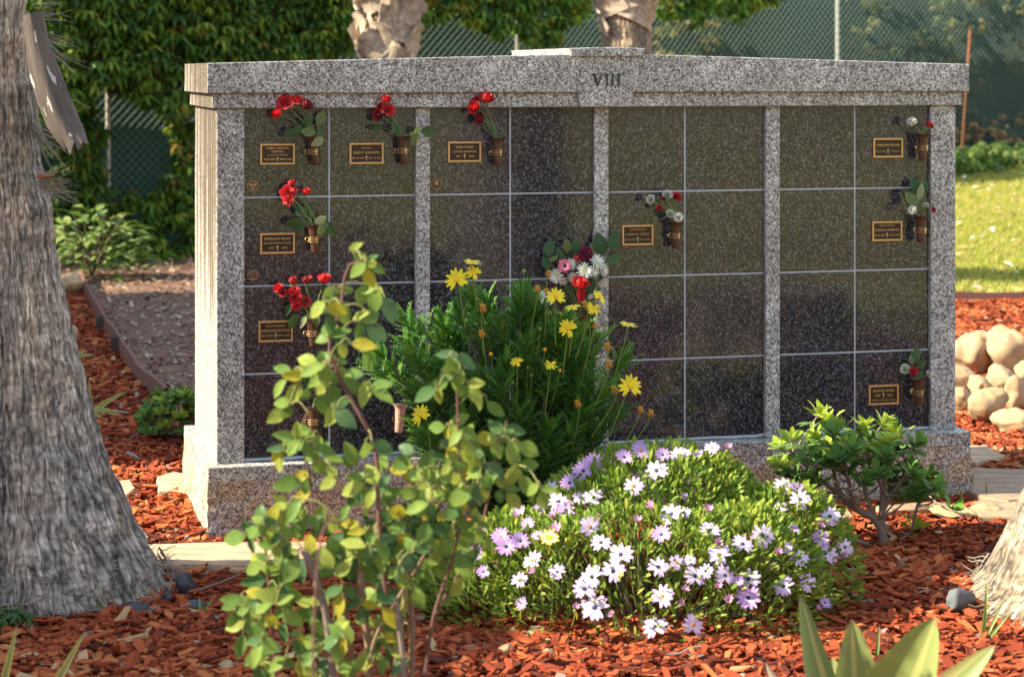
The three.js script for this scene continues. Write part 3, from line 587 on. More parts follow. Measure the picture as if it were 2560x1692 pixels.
// one curved petal as a patch on a surface of revolution round y
function petalPatch(prof, a0, half, dip, col, nu = 5, nv = 5, ruffle = 0, r = R) {
  const pos = [], idx = [], c = [];
  const ph = r() * 9;
  for (let j = 0; j <= nv; j++) for (let i = 0; i <= nu; i++) {
    const u = i / nu * 2 - 1, v = j / nv * (1 - dip * u * u), [rad, y] = prof(v), a = a0 + u * half * (0.45 + 0.55 * Math.sqrt(v)), q = ruffle * v * Math.sin(u * 7 + ph);
    pos.push((rad + q) * Math.cos(a), y + q * 0.5, (rad + q) * Math.sin(a));
    c.push(...col(v, u));
  }
  for (let j = 0; j < nv; j++) for (let i = 0; i < nu; i++) { const a = j * (nu + 1) + i; idx.push(a, a + nu + 1, a + 1, a + 1, a + nu + 1, a + nu + 2); }
  return setGeo(pos, idx, c);
}
function roseGeo(seed, open, deep = 1) {   // a bloom one unit across, its stalk end at the origin, opening along +y
  const r = seeded(seed), list = [];
  const layers = [[3, 0.1, 0.98, 0.02], [4, 0.18, 0.96, 0.05], [5, 0.28, 0.9, 0.1], [5, 0.37, 0.8, 0.2], [6, 0.44, 0.66, 0.34]];
  layers.forEach(([n, rad, h, flare], L) => {
    for (let i = 0; i < n; i++) {
      const fl = flare * open * (0.8 + r() * 0.5), hh = h * (0.82 + r() * 0.14) * (1 - 0.15 * open), rd = rad * (0.75 + 0.3 * open), sh = 0.62 + r() * 0.62;
      list.push(petalPatch((v) => [rd * (0.25 + 0.9 * Math.sin(Math.min(v * 1.9, 1.57))) + fl * v * v * v, 0.06 + hh * v - fl * 0.35 * v ** 4], TAU * (i + 0.3 * r()) / n + L * 0.8, 1.1 * Math.PI / n + 0.35, 0.3 + r() * 0.12, (v) => [(0.46 + 0.2 * v) * sh * deep, (0.006 + 0.012 * v) * sh, (0.01 + 0.012 * v) * sh], 5, 5, 0.012, r));
    }
  });
  for (let i = 0; i < 5; i++) list.push(petalPatch((v) => [0.1 + 0.26 * v, 0.05 + 0.12 * v - 0.3 * v * v], TAU * i / 5, 0.22 * (1.05), 0.95, () => [0.13, 0.2, 0.05], 2, 4, 0, r));
  list.push(tint(new THREE.SphereGeometry(0.09, 8, 6).translate(0, 0.03, 0), [0.13, 0.2, 0.05]));
  const g = joinTinted(list);
  g.computeBoundingBox();
  const b = g.boundingBox, k = 1 / Math.max(b.max.x - b.min.x, b.max.z - b.min.z, (b.max.y - b.min.y) * 0.75);
  return g.scale(k, k, k);
}
function carnationGeo(seed, colour, core) {
  const r = seeded(seed), list = [];
  for (let i = 0; i < 46; i++) {
    const t = i / 46, el = lerp(1.45, 0.15, Math.pow(t, 0.8)) + (r() - 0.5) * 0.2, a = i * 2.4 + r() * 0.5, len = 0.42 + r() * 0.1, d = V3(Math.cos(a) * Math.cos(el), Math.sin(el), Math.sin(a) * Math.cos(el));
    const side = V3(-Math.sin(a), 0, Math.cos(a)), up = V3().crossVectors(side, d), pos = [], idx = [], c = [], sh = 0.68 + r() * 0.4;
    for (let j = 0; j <= 2; j++) for (let k = 0; k <= 6; k++) {
      const v = j / 2, u = k / 6 * 2 - 1, l = len * v * (1 - 0.18 * u * u) * (j === 2 && k % 2 ? 0.86 : 1), w = (0.05 + 0.17 * v) * u, f = 0.08 * v * Math.sin(u * 6 + i);
      const p = V3(0, 0.12, 0).addScaledVector(d, l).addScaledVector(side, w).addScaledVector(up, f - 0.05 * v * v);
      pos.push(p.x, p.y, p.z); c.push(...colour.map((q, m) => lerp(core[m], q, v) * sh));
    }
    for (let j = 0; j < 2; j++) for (let k = 0; k < 6; k++) { const b = j * 7 + k; idx.push(b, b + 7, b + 1, b + 1, b + 7, b + 8); }
    list.push(setGeo(pos, idx, c));
  }
  list.push(tint(new THREE.LatheGeometry([[0.0, -0.42], [0.06, -0.4], [0.1, -0.2], [0.13, 0], [0.17, 0.16]].map((p) => new THREE.Vector2(...p)), 10), [0.2, 0.34, 0.08]));
  return joinTinted(list);
}
// ray flowers: rings of narrow petals round a disc, one unit across, facing +y
function rayGeo(seed, rings, col, disc, discR, discH = 0.08, seg = 4) {
  const r = seeded(seed), list = [];
  for (const [n, len, wid, lift, droop, miss = 0] of rings) for (let i = 0; i < n; i++) {
    if (r() < miss) continue;
    const a = TAU * (i + (r() - 0.5) * 0.5) / n, l = len * (0.88 + r() * 0.2), w = wid * (0.85 + r() * 0.3), li = lift + (r() - 0.5) * 0.12, pos = [], idx = [], c = [], sh = 0.88 + r() * 0.2;
    for (let j = 0; j <= seg; j++) { const t = j / seg, rad = discR * 0.7 + (l - discR * 0.7) * t, y = li * l * t - droop * l * t * t, ww = w * 0.5 * Math.pow(Math.sin(Math.PI * (0.12 + 0.8 * Math.pow(t, 0.8))), 0.7); for (const s of [-1, 0, 1]) { pos.push(Math.cos(a) * rad - Math.sin(a) * ww * s, y + (s ? 0.012 : 0), Math.sin(a) * rad + Math.cos(a) * ww * s); c.push(...col(t, s).map((q) => q * sh)); } }
    for (let j = 0; j < seg; j++) for (const k of [0, 1]) { const b = j * 3 + k; idx.push(b, b + 1, b + 3, b + 1, b + 4, b + 3); }
    list.push(setGeo(pos, idx, c));
  }
  const g = joinTinted(list);
  g.userData.disc = new THREE.SphereGeometry(discR, 12, 6, 0, TAU, 0, Math.PI / 2).scale(1, discH / discR, 1);
  g.userData.discColor = disc;
  return g;
}
const roseOpen = [1, 2, 3].map((s) => roseGeo(s, 1)), roseCup = [4, 5, 6].map((s) => roseGeo(s, 0.45)), roseBud = [7, 8].map((s) => roseGeo(s, 0.08, 0.8)), roseDeep = [14, 15].map((s) => roseGeo(s, 0.5, 0.5));
const carnRed = carnationGeo(21, [0.68, 0.02, 0.025], [0.4, 0.01, 0.015]), carnWhite = carnationGeo(22, [0.82, 0.82, 0.74], [0.6, 0.66, 0.4]), carnGreen = carnationGeo(23, [0.76, 0.8, 0.58], [0.5, 0.6, 0.28]), carnPlum = carnationGeo(24, [0.3, 0.012, 0.075], [0.16, 0.004, 0.04]);
const mum = [25, 26].map((s) => rayGeo(s, [[16, 0.5, 0.1, 0.05, 0.12, 0.08], [14, 0.44, 0.09, 0.4, 0.1], [9, 0.28, 0.08, 0.9, 0.1]], (t) => [0.8, 0.8, lerp(0.6, 0.74, t)], [0.62, 0.6, 0.24], 0.1, 0.06));
const gerbera = rayGeo(27, [[20, 0.5, 0.11, 0.1, 0.1], [18, 0.38, 0.1, 0.22, 0.05]], (t) => [lerp(0.75, 0.55, t), lerp(0.35, 0.05, t), lerp(0.45, 0.16, t)], [0.03, 0.015, 0.012], 0.14, 0.05);
const roundLeaf = leafGeo(1, 0.62, { seg: 7, fold: 0.18, bend: 0.22, wide: 0.45, point: 0.75 }), longLeaf = leafGeo(1, 0.42, { seg: 7, fold: 0.2, bend: 0.18, wide: 0.42, point: 0.85 });

// a cut flower standing in vase v; the bloom is seen at (px, py), size in photograph pixels, facing f in the wall's axes
R = seeded(61);
const PXM = 7.25 / FOCAL;
function cutFlower(v, name, cat, label, geo, px, py, size, face, { k = VK + 0.02, stem = stemMat, sr = 0.0016, leaves = [], mat = bloomMat, disc, reach = 0.45 } = {}) {
  const m = vases[v].mouth, t = thing(name, label, cat, V3(m.x, m.y - 0.06, m.z).applyMatrix4(wallM), WALL_TURN, 'cut flowers in the bronze vases'), o = V3(m.x, m.y - 0.06, m.z);
  const c = onWall(px, py, k).sub(o), s = size * PXM, f = V3(...face).normalize(), base = c.clone().addScaledVector(f, -s * reach);
  const foot = V3(rr(-0.008, 0.008), 0.012, rr(-0.008, 0.008)), neck = V3(rr(-0.015, 0.015), 0.062, rr(-0.012, 0.014));
  part(t, 'stem', tube([foot, neck, neck.clone().lerp(base, 0.5).add(V3(rr(-0.006, 0.006), 0.006, 0)), base.clone().addScaledVector(f, -0.012), base], sr, sr * 0.8, 14, 6), stem);
  const b = part(t, 'bloom', geo, mat); b.matrixAutoUpdate = false; b.matrix.copy(aim(base, f, V3(rr(-1, 1), rr(-0.3, 0.3), 1), s));
  if (geo.userData.disc) { const d = part(t, 'disc', geo.userData.disc, std(geo.userData.discColor, 0.9)); d.matrixAutoUpdate = false; d.matrix.copy(b.matrix); }
  for (const [lx, ly, len, ang, lk = VK + 0.02, kind = 0, mi = 0, tilt = 0.4] of leaves) leafAt(t, o, lx, ly, len, ang, lk, kind, mi, tilt, neck);
  return t;
}
// leaf centred on the pixel, running at angle ang (degrees, 0 = right, 90 = up), with a stalk back to the neck of its spray
function leafAt(t, o, lx, ly, len, ang, lk, kind, mi, tilt, neck) {
  const a = ang * Math.PI / 180, L = len * PXM, d = V3(Math.cos(a), Math.sin(a), rr(-0.15, 0.25)).normalize(), c = onWall(lx, ly, lk).sub(o), b = c.clone().addScaledVector(d, -L / 2);
  const lf = part(t, 'leaf', kind ? longLeaf : roundLeaf, cutLeafMats[mi]); lf.matrixAutoUpdate = false;
  lf.matrix.copy(aim(b, d, V3(rr(-tilt, tilt), rr(-tilt, tilt), 1), L));
  part(t, 'leaf_stalk', tube([neck.clone(), neck.clone().lerp(b, 0.6).add(V3(0, -0.004, 0)), b], 0.0011, 0.0008, 8, 5), stemMat);
}
function spray(v, label, leaves, name = 'cut_foliage') {
  const m = vases[v].mouth, o = V3(m.x, m.y - 0.06, m.z), t = thing(name, label, 'foliage', o.clone().applyMatrix4(wallM), WALL_TURN, 'leafy stems in the bronze vases'), neck = V3(rr(-0.01, 0.01), 0.064, rr(-0.01, 0.014));
  part(t, 'stem', tube([V3(0, 0.012, 0), V3(0.002, 0.04, 0.002), neck], 0.0018, 0.0014, 8, 6), stemMat);
  for (const [lx, ly, len, ang, lk = VK + 0.02, kind = 0, mi = 0, tilt = 0.4] of leaves) leafAt(t, o, lx, ly, len, ang, lk, kind, mi, tilt, neck);
}
const rose = (v, where, geo, px, py, size, face, opt = {}) => cutFlower(v, 'red_rose', 'rose', 'red rose, ' + where, geo, px, py, size * 1.22, face, { sr: 0.0021, ...opt });
const carn = (v, where, geo, px, py, size, face, opt = {}) => cutFlower(v, 'carnation', 'carnation', where, geo, px, py, size * 1.12, face, { stem: paleStem, sr: 0.0014, reach: 0.25, ...opt });
// top left vase
rose(1, 'largest open bloom of the top left vase', roseOpen[0], 709, 249, 37, [-0.35, 0.55, 0.8], { leaves: [[722, 331, 34, 205, 0.05, 0, 0], [743, 330, 28, 260, 0.05, 0, 0]] });
rose(1, 'highest bloom of the top left vase', roseOpen[1], 741, 243, 30, [-0.05, 0.8, 0.6]);
rose(1, 'crumpled dark bloom of the top left vase, nearest the joint', roseDeep[0], 766, 259, 32, [0.3, 0.6, 0.6], { leaves: [[774, 298, 28, 70, 0.06, 0, 0]] });
rose(1, 'closed bloom at the far left of the top left vase', roseCup[0], 691, 281, 28, [-0.75, 0.35, 0.35]);
spray(1, 'rose leaves rising behind the top left vase', [[802, 294, 42, 72, 0.03, 0, 2], [770, 329, 38, 170, 0.06, 0, 2], [757, 305, 24, 120, 0.03, 0, 0], [800, 330, 26, 80, 0.04, 0, 1]]);
spray(1, 'withered pale leaf hanging over the rim of the top left vase', [[794, 354, 36, 215, 0.07, 0, 3]], 'withered_foliage');
// top row, left of the first mullion
rose(2, 'largest open bloom of the vase left of the first mullion', roseOpen[2], 975, 268, 33, [0.25, 0.5, 0.85]);
rose(2, 'highest bloom of the vase left of the first mullion', roseCup[1], 964, 245, 25, [-0.05, 0.8, 0.5]);
rose(2, 'small bloom behind in the vase left of the first mullion', roseOpen[0], 947, 263, 22, [-0.4, 0.4, 0.6], { k: VK });
rose(2, 'lowest drooping bloom of the vase left of the first mullion', roseDeep[1], 943, 287, 27, [-0.5, 0.1, 0.8], { leaves: [[941, 320, 34, 185, 0.04, 1, 0], [988, 320, 34, 100, 0.06, 0, 0]] });
spray(2, 'broad rose leaves reaching across the first mullion', [[1074, 329, 46, -4, 0.06, 0, 1, 0.2], [1043, 327, 28, 30, 0.07, 0, 2], [1037, 349, 34, 245, 0.07, 0, 2]]);
// top row, right of the first mullion
rose(3, 'largest bloom above the plaque right of the first mullion', roseCup[2], 1217, 242, 34, [0.05, 0.75, 0.75]);
rose(3, 'small bloom behind, right of the first mullion', roseOpen[1], 1189, 242, 24, [-0.15, 0.7, 0.5], { k: VK });
rose(3, 'cupped bloom hanging left, right of the first mullion', roseCup[0], 1184, 267, 32, [-0.7, 0.35, 0.6]);
rose(3, 'lowest folded bloom, right of the first mullion', roseDeep[0], 1198, 296, 28, [-0.7, 0.1, 0.5], { leaves: [[1228, 325, 22, 120, 0.05, 1, 0], [1255, 335, 22, 60, 0.05, 0, 1]] });
// second row left
rose(4, 'largest open bloom of the second row left vase', roseOpen[0], 718, 477, 36, [-0.2, 0.45, 0.9]);
rose(4, 'lower left bloom of the second row left vase', roseOpen[2], 712, 496, 30, [-0.6, 0.1, 0.7]);
rose(4, 'withered dark bud of the second row left vase', roseDeep[1], 745, 475, 14, [0, 0.9, 0.4]);
rose(4, 'upright cup at the right of the second row left vase', roseCup[1], 765, 477, 22, [0.1, 0.9, 0.5]);
rose(4, 'tallest thin bud of the second row left vase', roseBud[0], 729, 461, 16, [-0.05, 1, 0.2], { k: VK + 0.005 });
spray(4, 'dark rose leaves spreading beside the second row left vase', [[732, 559, 46, 195, 0.06, 0, 0], [752, 563, 32, 250, 0.06, 0, 0], [768, 520, 30, 10, 0.03, 0, 0], [746, 530, 26, 120, 0.05, 0, 0]]);
spray(4, 'pale rose leaves over the right rim of the second row left vase', [[801, 550, 34, 25, 0.07, 0, 3], [822, 572, 44, -52, 0.07, 0, 1], [802, 577, 34, 262, 0.075, 0, 2]]);
// third row left
rose(5, 'far left bloom of the third row left vase', roseCup[0], 694, 719, 22, [-0.5, 0.6, 0.6]);
rose(5, 'small bloom beside the far left one in the third row left vase', roseOpen[0], 705, 731, 19, [-0.2, 0.2, 0.9]);
rose(5, 'thin upright bud of the third row left vase', roseBud[1], 732, 704, 18, [0, 1, 0.3]);
rose(5, 'upper of three ruffled blooms in a column, third row left vase', roseOpen[1], 735, 725, 27, [-0.1, 0.5, 0.8]);
rose(5, 'middle of three ruffled blooms in a column, third row left vase', roseOpen[2], 737, 744, 30, [-0.1, 0.1, 1], { k: VK + 0.035 });
rose(5, 'lowest of three ruffled blooms in a column, third row left vase', roseOpen[0], 741, 767, 22, [0, -0.2, 0.9], { k: VK + 0.03 });
rose(5, 'round open bloom at the centre of the third row left vase', roseOpen[1], 765, 752, 25, [0.1, 0.3, 0.95]);
rose(5, 'dark upright bloom at the top of the third row left vase', roseDeep[0], 767, 697, 28, [0, 0.9, 0.35]);
rose(5, 'large tall bloom crossing the joint above the third row left vase', roseCup[2], 811, 694, 34, [0.15, 0.85, 0.3]);
rose(5, 'far right bloom of the third row left vase', roseCup[1], 847, 721, 25, [0.35, 0.8, 0.3]);
spray(5, 'curled white edged rose leaves at the third row left vase', [[732, 805, 40, 255, 0.06, 0, 0], [757, 805, 34, 240, 0.07, 1, 3], [789, 800, 36, 280, 0.075, 0, 2], [720, 775, 34, 245, 0.04, 1, 0]]);
rose(6, 'small bloom above the bottom row left vase', roseOpen[2], 806, 974, 14, [0.2, 0.8, 0.5], { leaves: [[812, 988, 24, 20, 0.05, 1, 2], [803, 1000, 22, 10, 0.06, 1, 3]] });
spray(7, 'dry twig with yellowing leaves in the faded vase', [[980, 955, 30, 80, 0.05, 0, 3], [1016, 1000, 24, 60, 0.05, 1, 2]]);
// mixed bouquet at the central mullion
carn(8, 'plum purple carnation at the top of the mixed bouquet', carnPlum, 1465, 632, 38, [0.05, 0.55, 0.85], { k: 0.075 });
cutFlower(8, 'gerbera', 'gerbera', 'pink gerbera with a black centre in the mixed bouquet', gerbera, 1412, 664, 38, [-0.1, 0.15, 1], { k: 0.11, reach: 0.02 });
[[1462, 676, 46, [0.05, 0.25, 1], 0.1, 'at the centre of the mixed bouquet'], [1493, 652, 46, [0.25, 0.7, 0.7], 0.07, 'at the upper right of the mixed bouquet'], [1390, 690, 42, [-0.7, -0.1, 0.7], 0.08, 'at the left edge of the mixed bouquet'], [1510, 674, 38, [0.75, 0.1, 0.6], 0.07, 'at the right edge of the mixed bouquet'], [1508, 706, 38, [0.35, -0.75, 0.45], 0.07, 'drooping lowest at the right of the mixed bouquet'], [1427, 660, 34, [-0.15, 0.55, 0.7], 0.06, 'behind the pink gerbera'], [1432, 694, 32, [-0.2, -0.4, 0.9], 0.08, 'below the pink gerbera'], [1486, 678, 30, [0.3, 0, 0.9], 0.08, 'half hidden right of the bouquet centre'], [1406, 702, 30, [-0.4, -0.6, 0.7], 0.075, 'hanging at the lower left of the mixed bouquet'], [1477, 741, 19, [0.1, -0.6, 0.8], 0.06, 'smallest and lowest of the mixed bouquet']].forEach(([x, y, s, f, k, w], i) => cutFlower(8, 'white_chrysanthemum', 'chrysanthemum', 'white chrysanthemum ' + w, mum[i % 2], x, y, s, f, { k, reach: 0.04 }));
rose(8, 'large upright bloom in front of the mixed bouquet', roseCup[0], 1452, 707, 38, [0, 0.75, 0.6], { k: 0.12 });
{ // two long loose petals hang under that rose
  const m = vases[8].mouth, t = thing('loose_rose_petal', 'long loose red petal hanging below the bouquet rose', 'petal', V3(m.x, m.y - 0.06, m.z).applyMatrix4(wallM), WALL_TURN), o = V3(m.x, m.y - 0.06, m.z), pm = leafMat(0.4, 0.012, 0.02, 0.3, 0.2);
  const a = part(t, 'petal', leafGeo(0.062, 0.036, { seg: 7, fold: 0.5, bend: 0.1, wide: 0.4, point: 0.8 }), pm); a.matrixAutoUpdate = false; a.matrix.copy(aim(onWall(1452, 716, 0.135).sub(o), V3(-0.02, -1, 0.02), V3(0.1, 0, 1)));
}
[[1441, 642, 12], [1449, 652, 9]].forEach(([x, y, s], i) => cutFlower(8, 'red_berry', 'berry', i ? 'smaller red berry below the plum carnation' : 'larger red berry left of the plum carnation', tint(new THREE.SphereGeometry(0.5, 14, 10), [0.55, 0.015, 0.015]), x, y, s, [-0.1, 0.4, 0.9], { k: 0.09 }));
spray(8, 'broad green leaves at the left of the mixed bouquet', [[1374, 619, 46, 78, 0.03, 0, 0, 0.3], [1367, 655, 42, 105, 0.03, 0, 0], [1418, 615, 36, 95, 0.03, 0, 2, 0.2], [1437, 619, 42, 82, 0.025, 0, 0], [1395, 634, 40, 80, 0.03, 1, 0], [1406, 642, 36, 100, 0.035, 1, 0], [1385, 645, 30, 25, 0.04, 1, 2]]);
spray(8, 'broad green leaves at the right of the mixed bouquet', [[1502, 610, 60, 108, 0.03, 0, 0, 0.2], [1489, 624, 42, 120, 0.025, 0, 2], [1535, 600, 52, 72, 0.04, 0, 0, 0.3], [1537, 646, 58, 18, 0.05, 1, 1, 0.2], [1505, 690, 30, 60, 0.04, 1, 0]]);
spray(8, 'bare green stems and leaves below the bouquet blooms', [[1420, 725, 40, 75, 0.05, 1, 0], [1478, 715, 46, 80, 0.05, 1, 0], [1492, 735, 40, 70, 0.05, 1, 1], [1430, 742, 36, 100, 0.05, 1, 0], [1484, 762, 30, -40, 0.08, 0, 2]]);
{ // small wire ring with white paper at the left of the bouquet
  const p = onWall(1371, 742, 0.02), t = thing('wire_ornament', 'small gold wire ring with white paper behind the yellow flowers', 'ornament', p.clone().applyMatrix4(wallM), WALL_TURN);
  part(t, 'wire_ring', join([new THREE.TorusGeometry(0.03, 0.0012, 6, 36), new THREE.TorusGeometry(0.026, 0.001, 6, 36).rotateY(0.7), new THREE.TorusGeometry(0.028, 0.001, 6, 36).rotateX(0.6)]), brass);
  for (const a of [2.2, 0.9, -1.8]) part(t, 'paper', leafGeo(0.034, 0.03, { point: 0.7 }).rotateZ(a).translate(0, 0, 0.006), std([0.7, 0.75, 0.82], 0.8, { side: THREE.DoubleSide }));
}
// right of the central mullion
carn(9, 'cream carnation leaning far left from the vase right of the central mullion', carnWhite, 1626, 498, 27, [-0.75, 0.35, 0.35]);
carn(9, 'cream carnation highest in the vase right of the central mullion', carnWhite, 1669, 485, 29, [0, 0.95, 0.35]);
carn(9, 'large red carnation in the vase right of the central mullion', carnRed, 1691, 491, 30, [0.25, 0.8, 0.55]);
carn(9, 'small red carnation hanging left in the vase right of the central mullion', carnRed, 1648, 519, 17, [-0.6, 0.3, 0.6]);
carn(9, 'greenish carnation behind, in the vase right of the central mullion', carnGreen, 1676, 533, 23, [-0.1, 0.4, 0.7]);
carn(9, 'white carnation resting on the rim, right of the central mullion', carnWhite, 1697, 542, 28, [0.2, 0.45, 0.9], { k: 0.08 });
carn(9, 'red bud behind the highest cream carnation', carnRed, 1658, 497, 13, [-0.1, 0.8, 0.4], { k: VK });
// right column
carn(10, 'white carnation in the top right vase', carnWhite, 2281, 303, 28, [-0.35, 0.8, 0.5]);
carn(10, 'red carnation in the top right vase', carnRed, 2325, 312, 25, [0.3, 0.85, 0.4]);
carn(10, 'small green bud leaning over the top right pillar', carnGreen, 2340, 325, 9, [0.8, 0.5, 0.2]);
carn(11, 'white carnation at the left of the second row right vase', carnWhite, 2281, 525, 25, [-0.6, 0.3, 0.7], { k: 0.08 });
carn(11, 'cream closed carnation in the second row right vase', carnGreen, 2316, 513, 19, [0, 0.9, 0.3]);
carn(11, 'red carnation in the second row right vase, before the pillar', carnRed, 2335, 524, 17, [0.7, 0.3, 0.7], { k: 0.07 });
spray(11, 'big round leaf and dark leaves above the second row right vase', [[2282, 499, 52, 128, 0.06, 0, 2, 0.15], [2290, 464, 50, 112, 0.025, 0, 0, 0.2], [2313, 467, 46, 72, 0.03, 0, 0], [2303, 478, 48, 78, 0.045, 1, 3], [2269, 478, 30, 165, 0.03, 1, 0]]);
carn(12, 'cream carnation at the left of the bottom right vase', carnGreen, 2264, 922, 29, [-0.5, 0.6, 0.6]);
carn(12, 'red carnation in the bottom right vase', carnRed, 2285, 928, 24, [-0.1, 0.5, 0.85], { k: 0.07 });
carn(12, 'small cream carnation before the pillar, bottom right vase', carnGreen, 2323, 935, 19, [0.6, 0.4, 0.6]);
spray(12, 'broad green leaves rising from the bottom right vase', [[2290, 888, 46, 62, 0.03, 0, 1, 0.3], [2307, 910, 36, 20, 0.05, 0, 0, 0.2], [2302, 936, 26, 40, 0.06, 0, 0], [2280, 900, 26, 100, 0.04, 0, 2]]);

// ---------------------------------------------------------------- palms
const barkTex = dataTex(1024, 1024, (x, y) => {
  const a = TAU * x / 1024, c = Math.cos(a), s = Math.sin(a), w = noise(y * 0.01, c * 2, s * 2), f = noise(c * 26 + w, s * 26, y * 0.012), g = noise(c * 70, s * 70, y * 0.03), b = fbm(c * 2.4, s * 2.4, y * 0.006), r = noise(y * 0.11 + w, c * 2.5, s * 2.5), q = noise(c * 60, s * 60, y * 0.14);
  const k1 = Math.pow(1 - Math.abs(noise(c * 34 + w * 3, s * 34, y * 0.016 + 5)), 9), k2 = Math.pow(1 - Math.abs(noise(c * 9 + w * 2, s * 9, y * 0.055)), 14), v = (1 + f * 0.26 + g * 0.34 + b * 0.3 + r * 0.2 + q * 0.34) * (1 - 0.5 * k1) * (1 - 0.3 * k2);
  return [160 * v + b * 12, 150 * v, 137 * v - b * 12].map((z) => clamp(z, 0, 255));
});
const barkMat = new THREE.MeshStandardMaterial({ map: barkTex, roughness: 0.95 });
const paleBarkMat = new THREE.MeshStandardMaterial({ map: barkTex, color: rgb(0.86, 0.78, 0.66), roughness: 0.95 });
// a trunk whose radius follows prof(h), cracked lengthwise and ringed with old leaf scars
function trunkGeo(prof, top, lean, { na = 220, nh = 260, crack = 0.012, seed = 0, flare = () => 1, core = 0 } = {}) {
  const pos = [], idx = [], uv = [];
  for (let j = 0; j <= nh; j++) {
    const h = -0.06 + (top + 0.06) * Math.pow(j / nh, 1.35), r0 = prof(Math.max(h, 0)), ox = lean(h);
    for (let i = 0; i <= na; i++) {
      const a = TAU * i / na, c = Math.cos(a), s = Math.sin(a), base = clamp(1 - h / 0.45, 0, 1);
      const w = noise(h * 1.2, c * 1.5 + seed, s * 1.5) * 0.6;
      const f = -Math.pow(1 - Math.abs(noise(c * 21 + w, s * 21 + seed, h * 1.5)), 8) * crack * 1.15 * (1 + 0.6 * base) + noise(c * 30 + w * 2, s * 30 + seed, h * 7) * 0.005 + Math.sin(h * 74 + noise(c * 2, s * 2, h * 2) * 5) * 0.0022 + fbm(c * 1.6 + seed, s * 1.6, h * 2.2) * 0.02 * (1 + base) + base * noise(c * 14, s * 14 + seed, h * 1.2) * 0.022;
      const r = core + (r0 - core) * (r0 > core ? flare(c, s) : 1) + f;
      pos.push(ox[0] + r * c, h, ox[1] + r * s); uv.push(i / na, h / 2.2);
    }
  }
  const n = na + 1;
  for (let j = 0; j < nh; j++) for (let i = 0; i < na; i++) { const a = j * n + i; idx.push(a, a + n, a + 1, a + 1, a + n, a + n + 1); }
  return setGeo(pos, idx, null, uv);
}
const curve = (pts) => (h) => { if (h <= pts[0][0]) return pts[0][1]; for (let i = 0; i + 1 < pts.length; i++) if (h <= pts[i + 1][0]) { const t = (h - pts[i][0]) / (pts[i + 1][0] - pts[i][0]); return lerp(pts[i][1], pts[i + 1][1], t * t * (3 - 2 * t) * 0.4 + t * 0.6); } return pts[pts.length - 1][1]; };
// shaggy dead roots and fibres round a palm's foot
function rootFringe(parent, r, n, seed, hmax = 0.3, a0 = 0, a1 = TAU, flare = () => 1, core = 0) {
  const q = seeded(seed), mats = [], cols = [], g = tube([V3(0, 0, 0), V3(0.06, 0.3, 0.03), V3(-0.05, 0.65, 0.06), V3(0.06, 1, 0)], 0.04, 0.02, 7, 5);
  for (let i = 0; i < n; i++) {
    const a = lerp(a0, a1, q()), h = q() * q() * hmax, rad = core + (r(h) - core) * flare(Math.cos(a), Math.sin(a)) + 0.005 + q() * 0.02, out = V3(Math.cos(a), 0, Math.sin(a)), p = out.clone().multiplyScalar(rad).setY(h + 0.01);
    const d = q() < 0.55 ? V3(out.x * 0.5, -0.9, out.z * 0.5) : V3(out.x * 0.7 + (q() - 0.5), (q() - 0.45) * 0.7, out.z * 0.7 + (q() - 0.5));
    const L = 0.02 + q() * 0.045; mats.push(aim(p, d, out, L, L * 0.9)); cols.push([rgb(0.3, 0.25, 0.19), rgb(0.22, 0.17, 0.12), rgb(0.36, 0.31, 0.25)][i % 3]);
  }
  scatter(parent, 'root_fringe', g, std([1, 1, 1], 0.95), mats, cols);
}
const fibreGeo = tube([V3(0, 0, 0), V3(0.03, 0.35, 0.04), V3(0.0, 0.7, 0.12), V3(-0.04, 1, 0.26)], 0.012, 0.005, 7, 4);
function fibres(parent, p, dir, n, len, seed, spread = 0.5) {
  const q = seeded(seed), mats = [], cols = [];
  for (let i = 0; i < n; i++) { const d = dir.clone().add(V3((q() - 0.5) * spread * 2, (q() - 0.5) * spread * 2, (q() - 0.5) * spread * 2)); mats.push(aim(p.clone().add(V3((q() - 0.5) * 0.03, (q() - 0.5) * 0.05, (q() - 0.5) * 0.03)), d, V3(q() - 0.5, q() - 0.5, 1), len * (0.5 + q() * 0.7))); cols.push([rgb(0.3, 0.26, 0.2), rgb(0.2, 0.16, 0.12), rgb(0.4, 0.36, 0.3)][i % 3]); }
  scatter(parent, 'fibre_tuft', fibreGeo, std([1, 1, 1], 0.9), mats, cols);
}
const palmFlare = (c, s) => 1.12 * Math.pow(Math.max(0, c * 0.82 - s * 0.57), 2.6);   // the root flare spreads away to the right
const palmProf = curve([[0, 0.68], [0.07, 0.645], [0.12, 0.622], [0.24, 0.565], [0.42, 0.493], [0.6, 0.445], [0.85, 0.384], [1.09, 0.336], [1.4, 0.288], [1.82, 0.252], [3.2, 0.235], [6, 0.22]]);
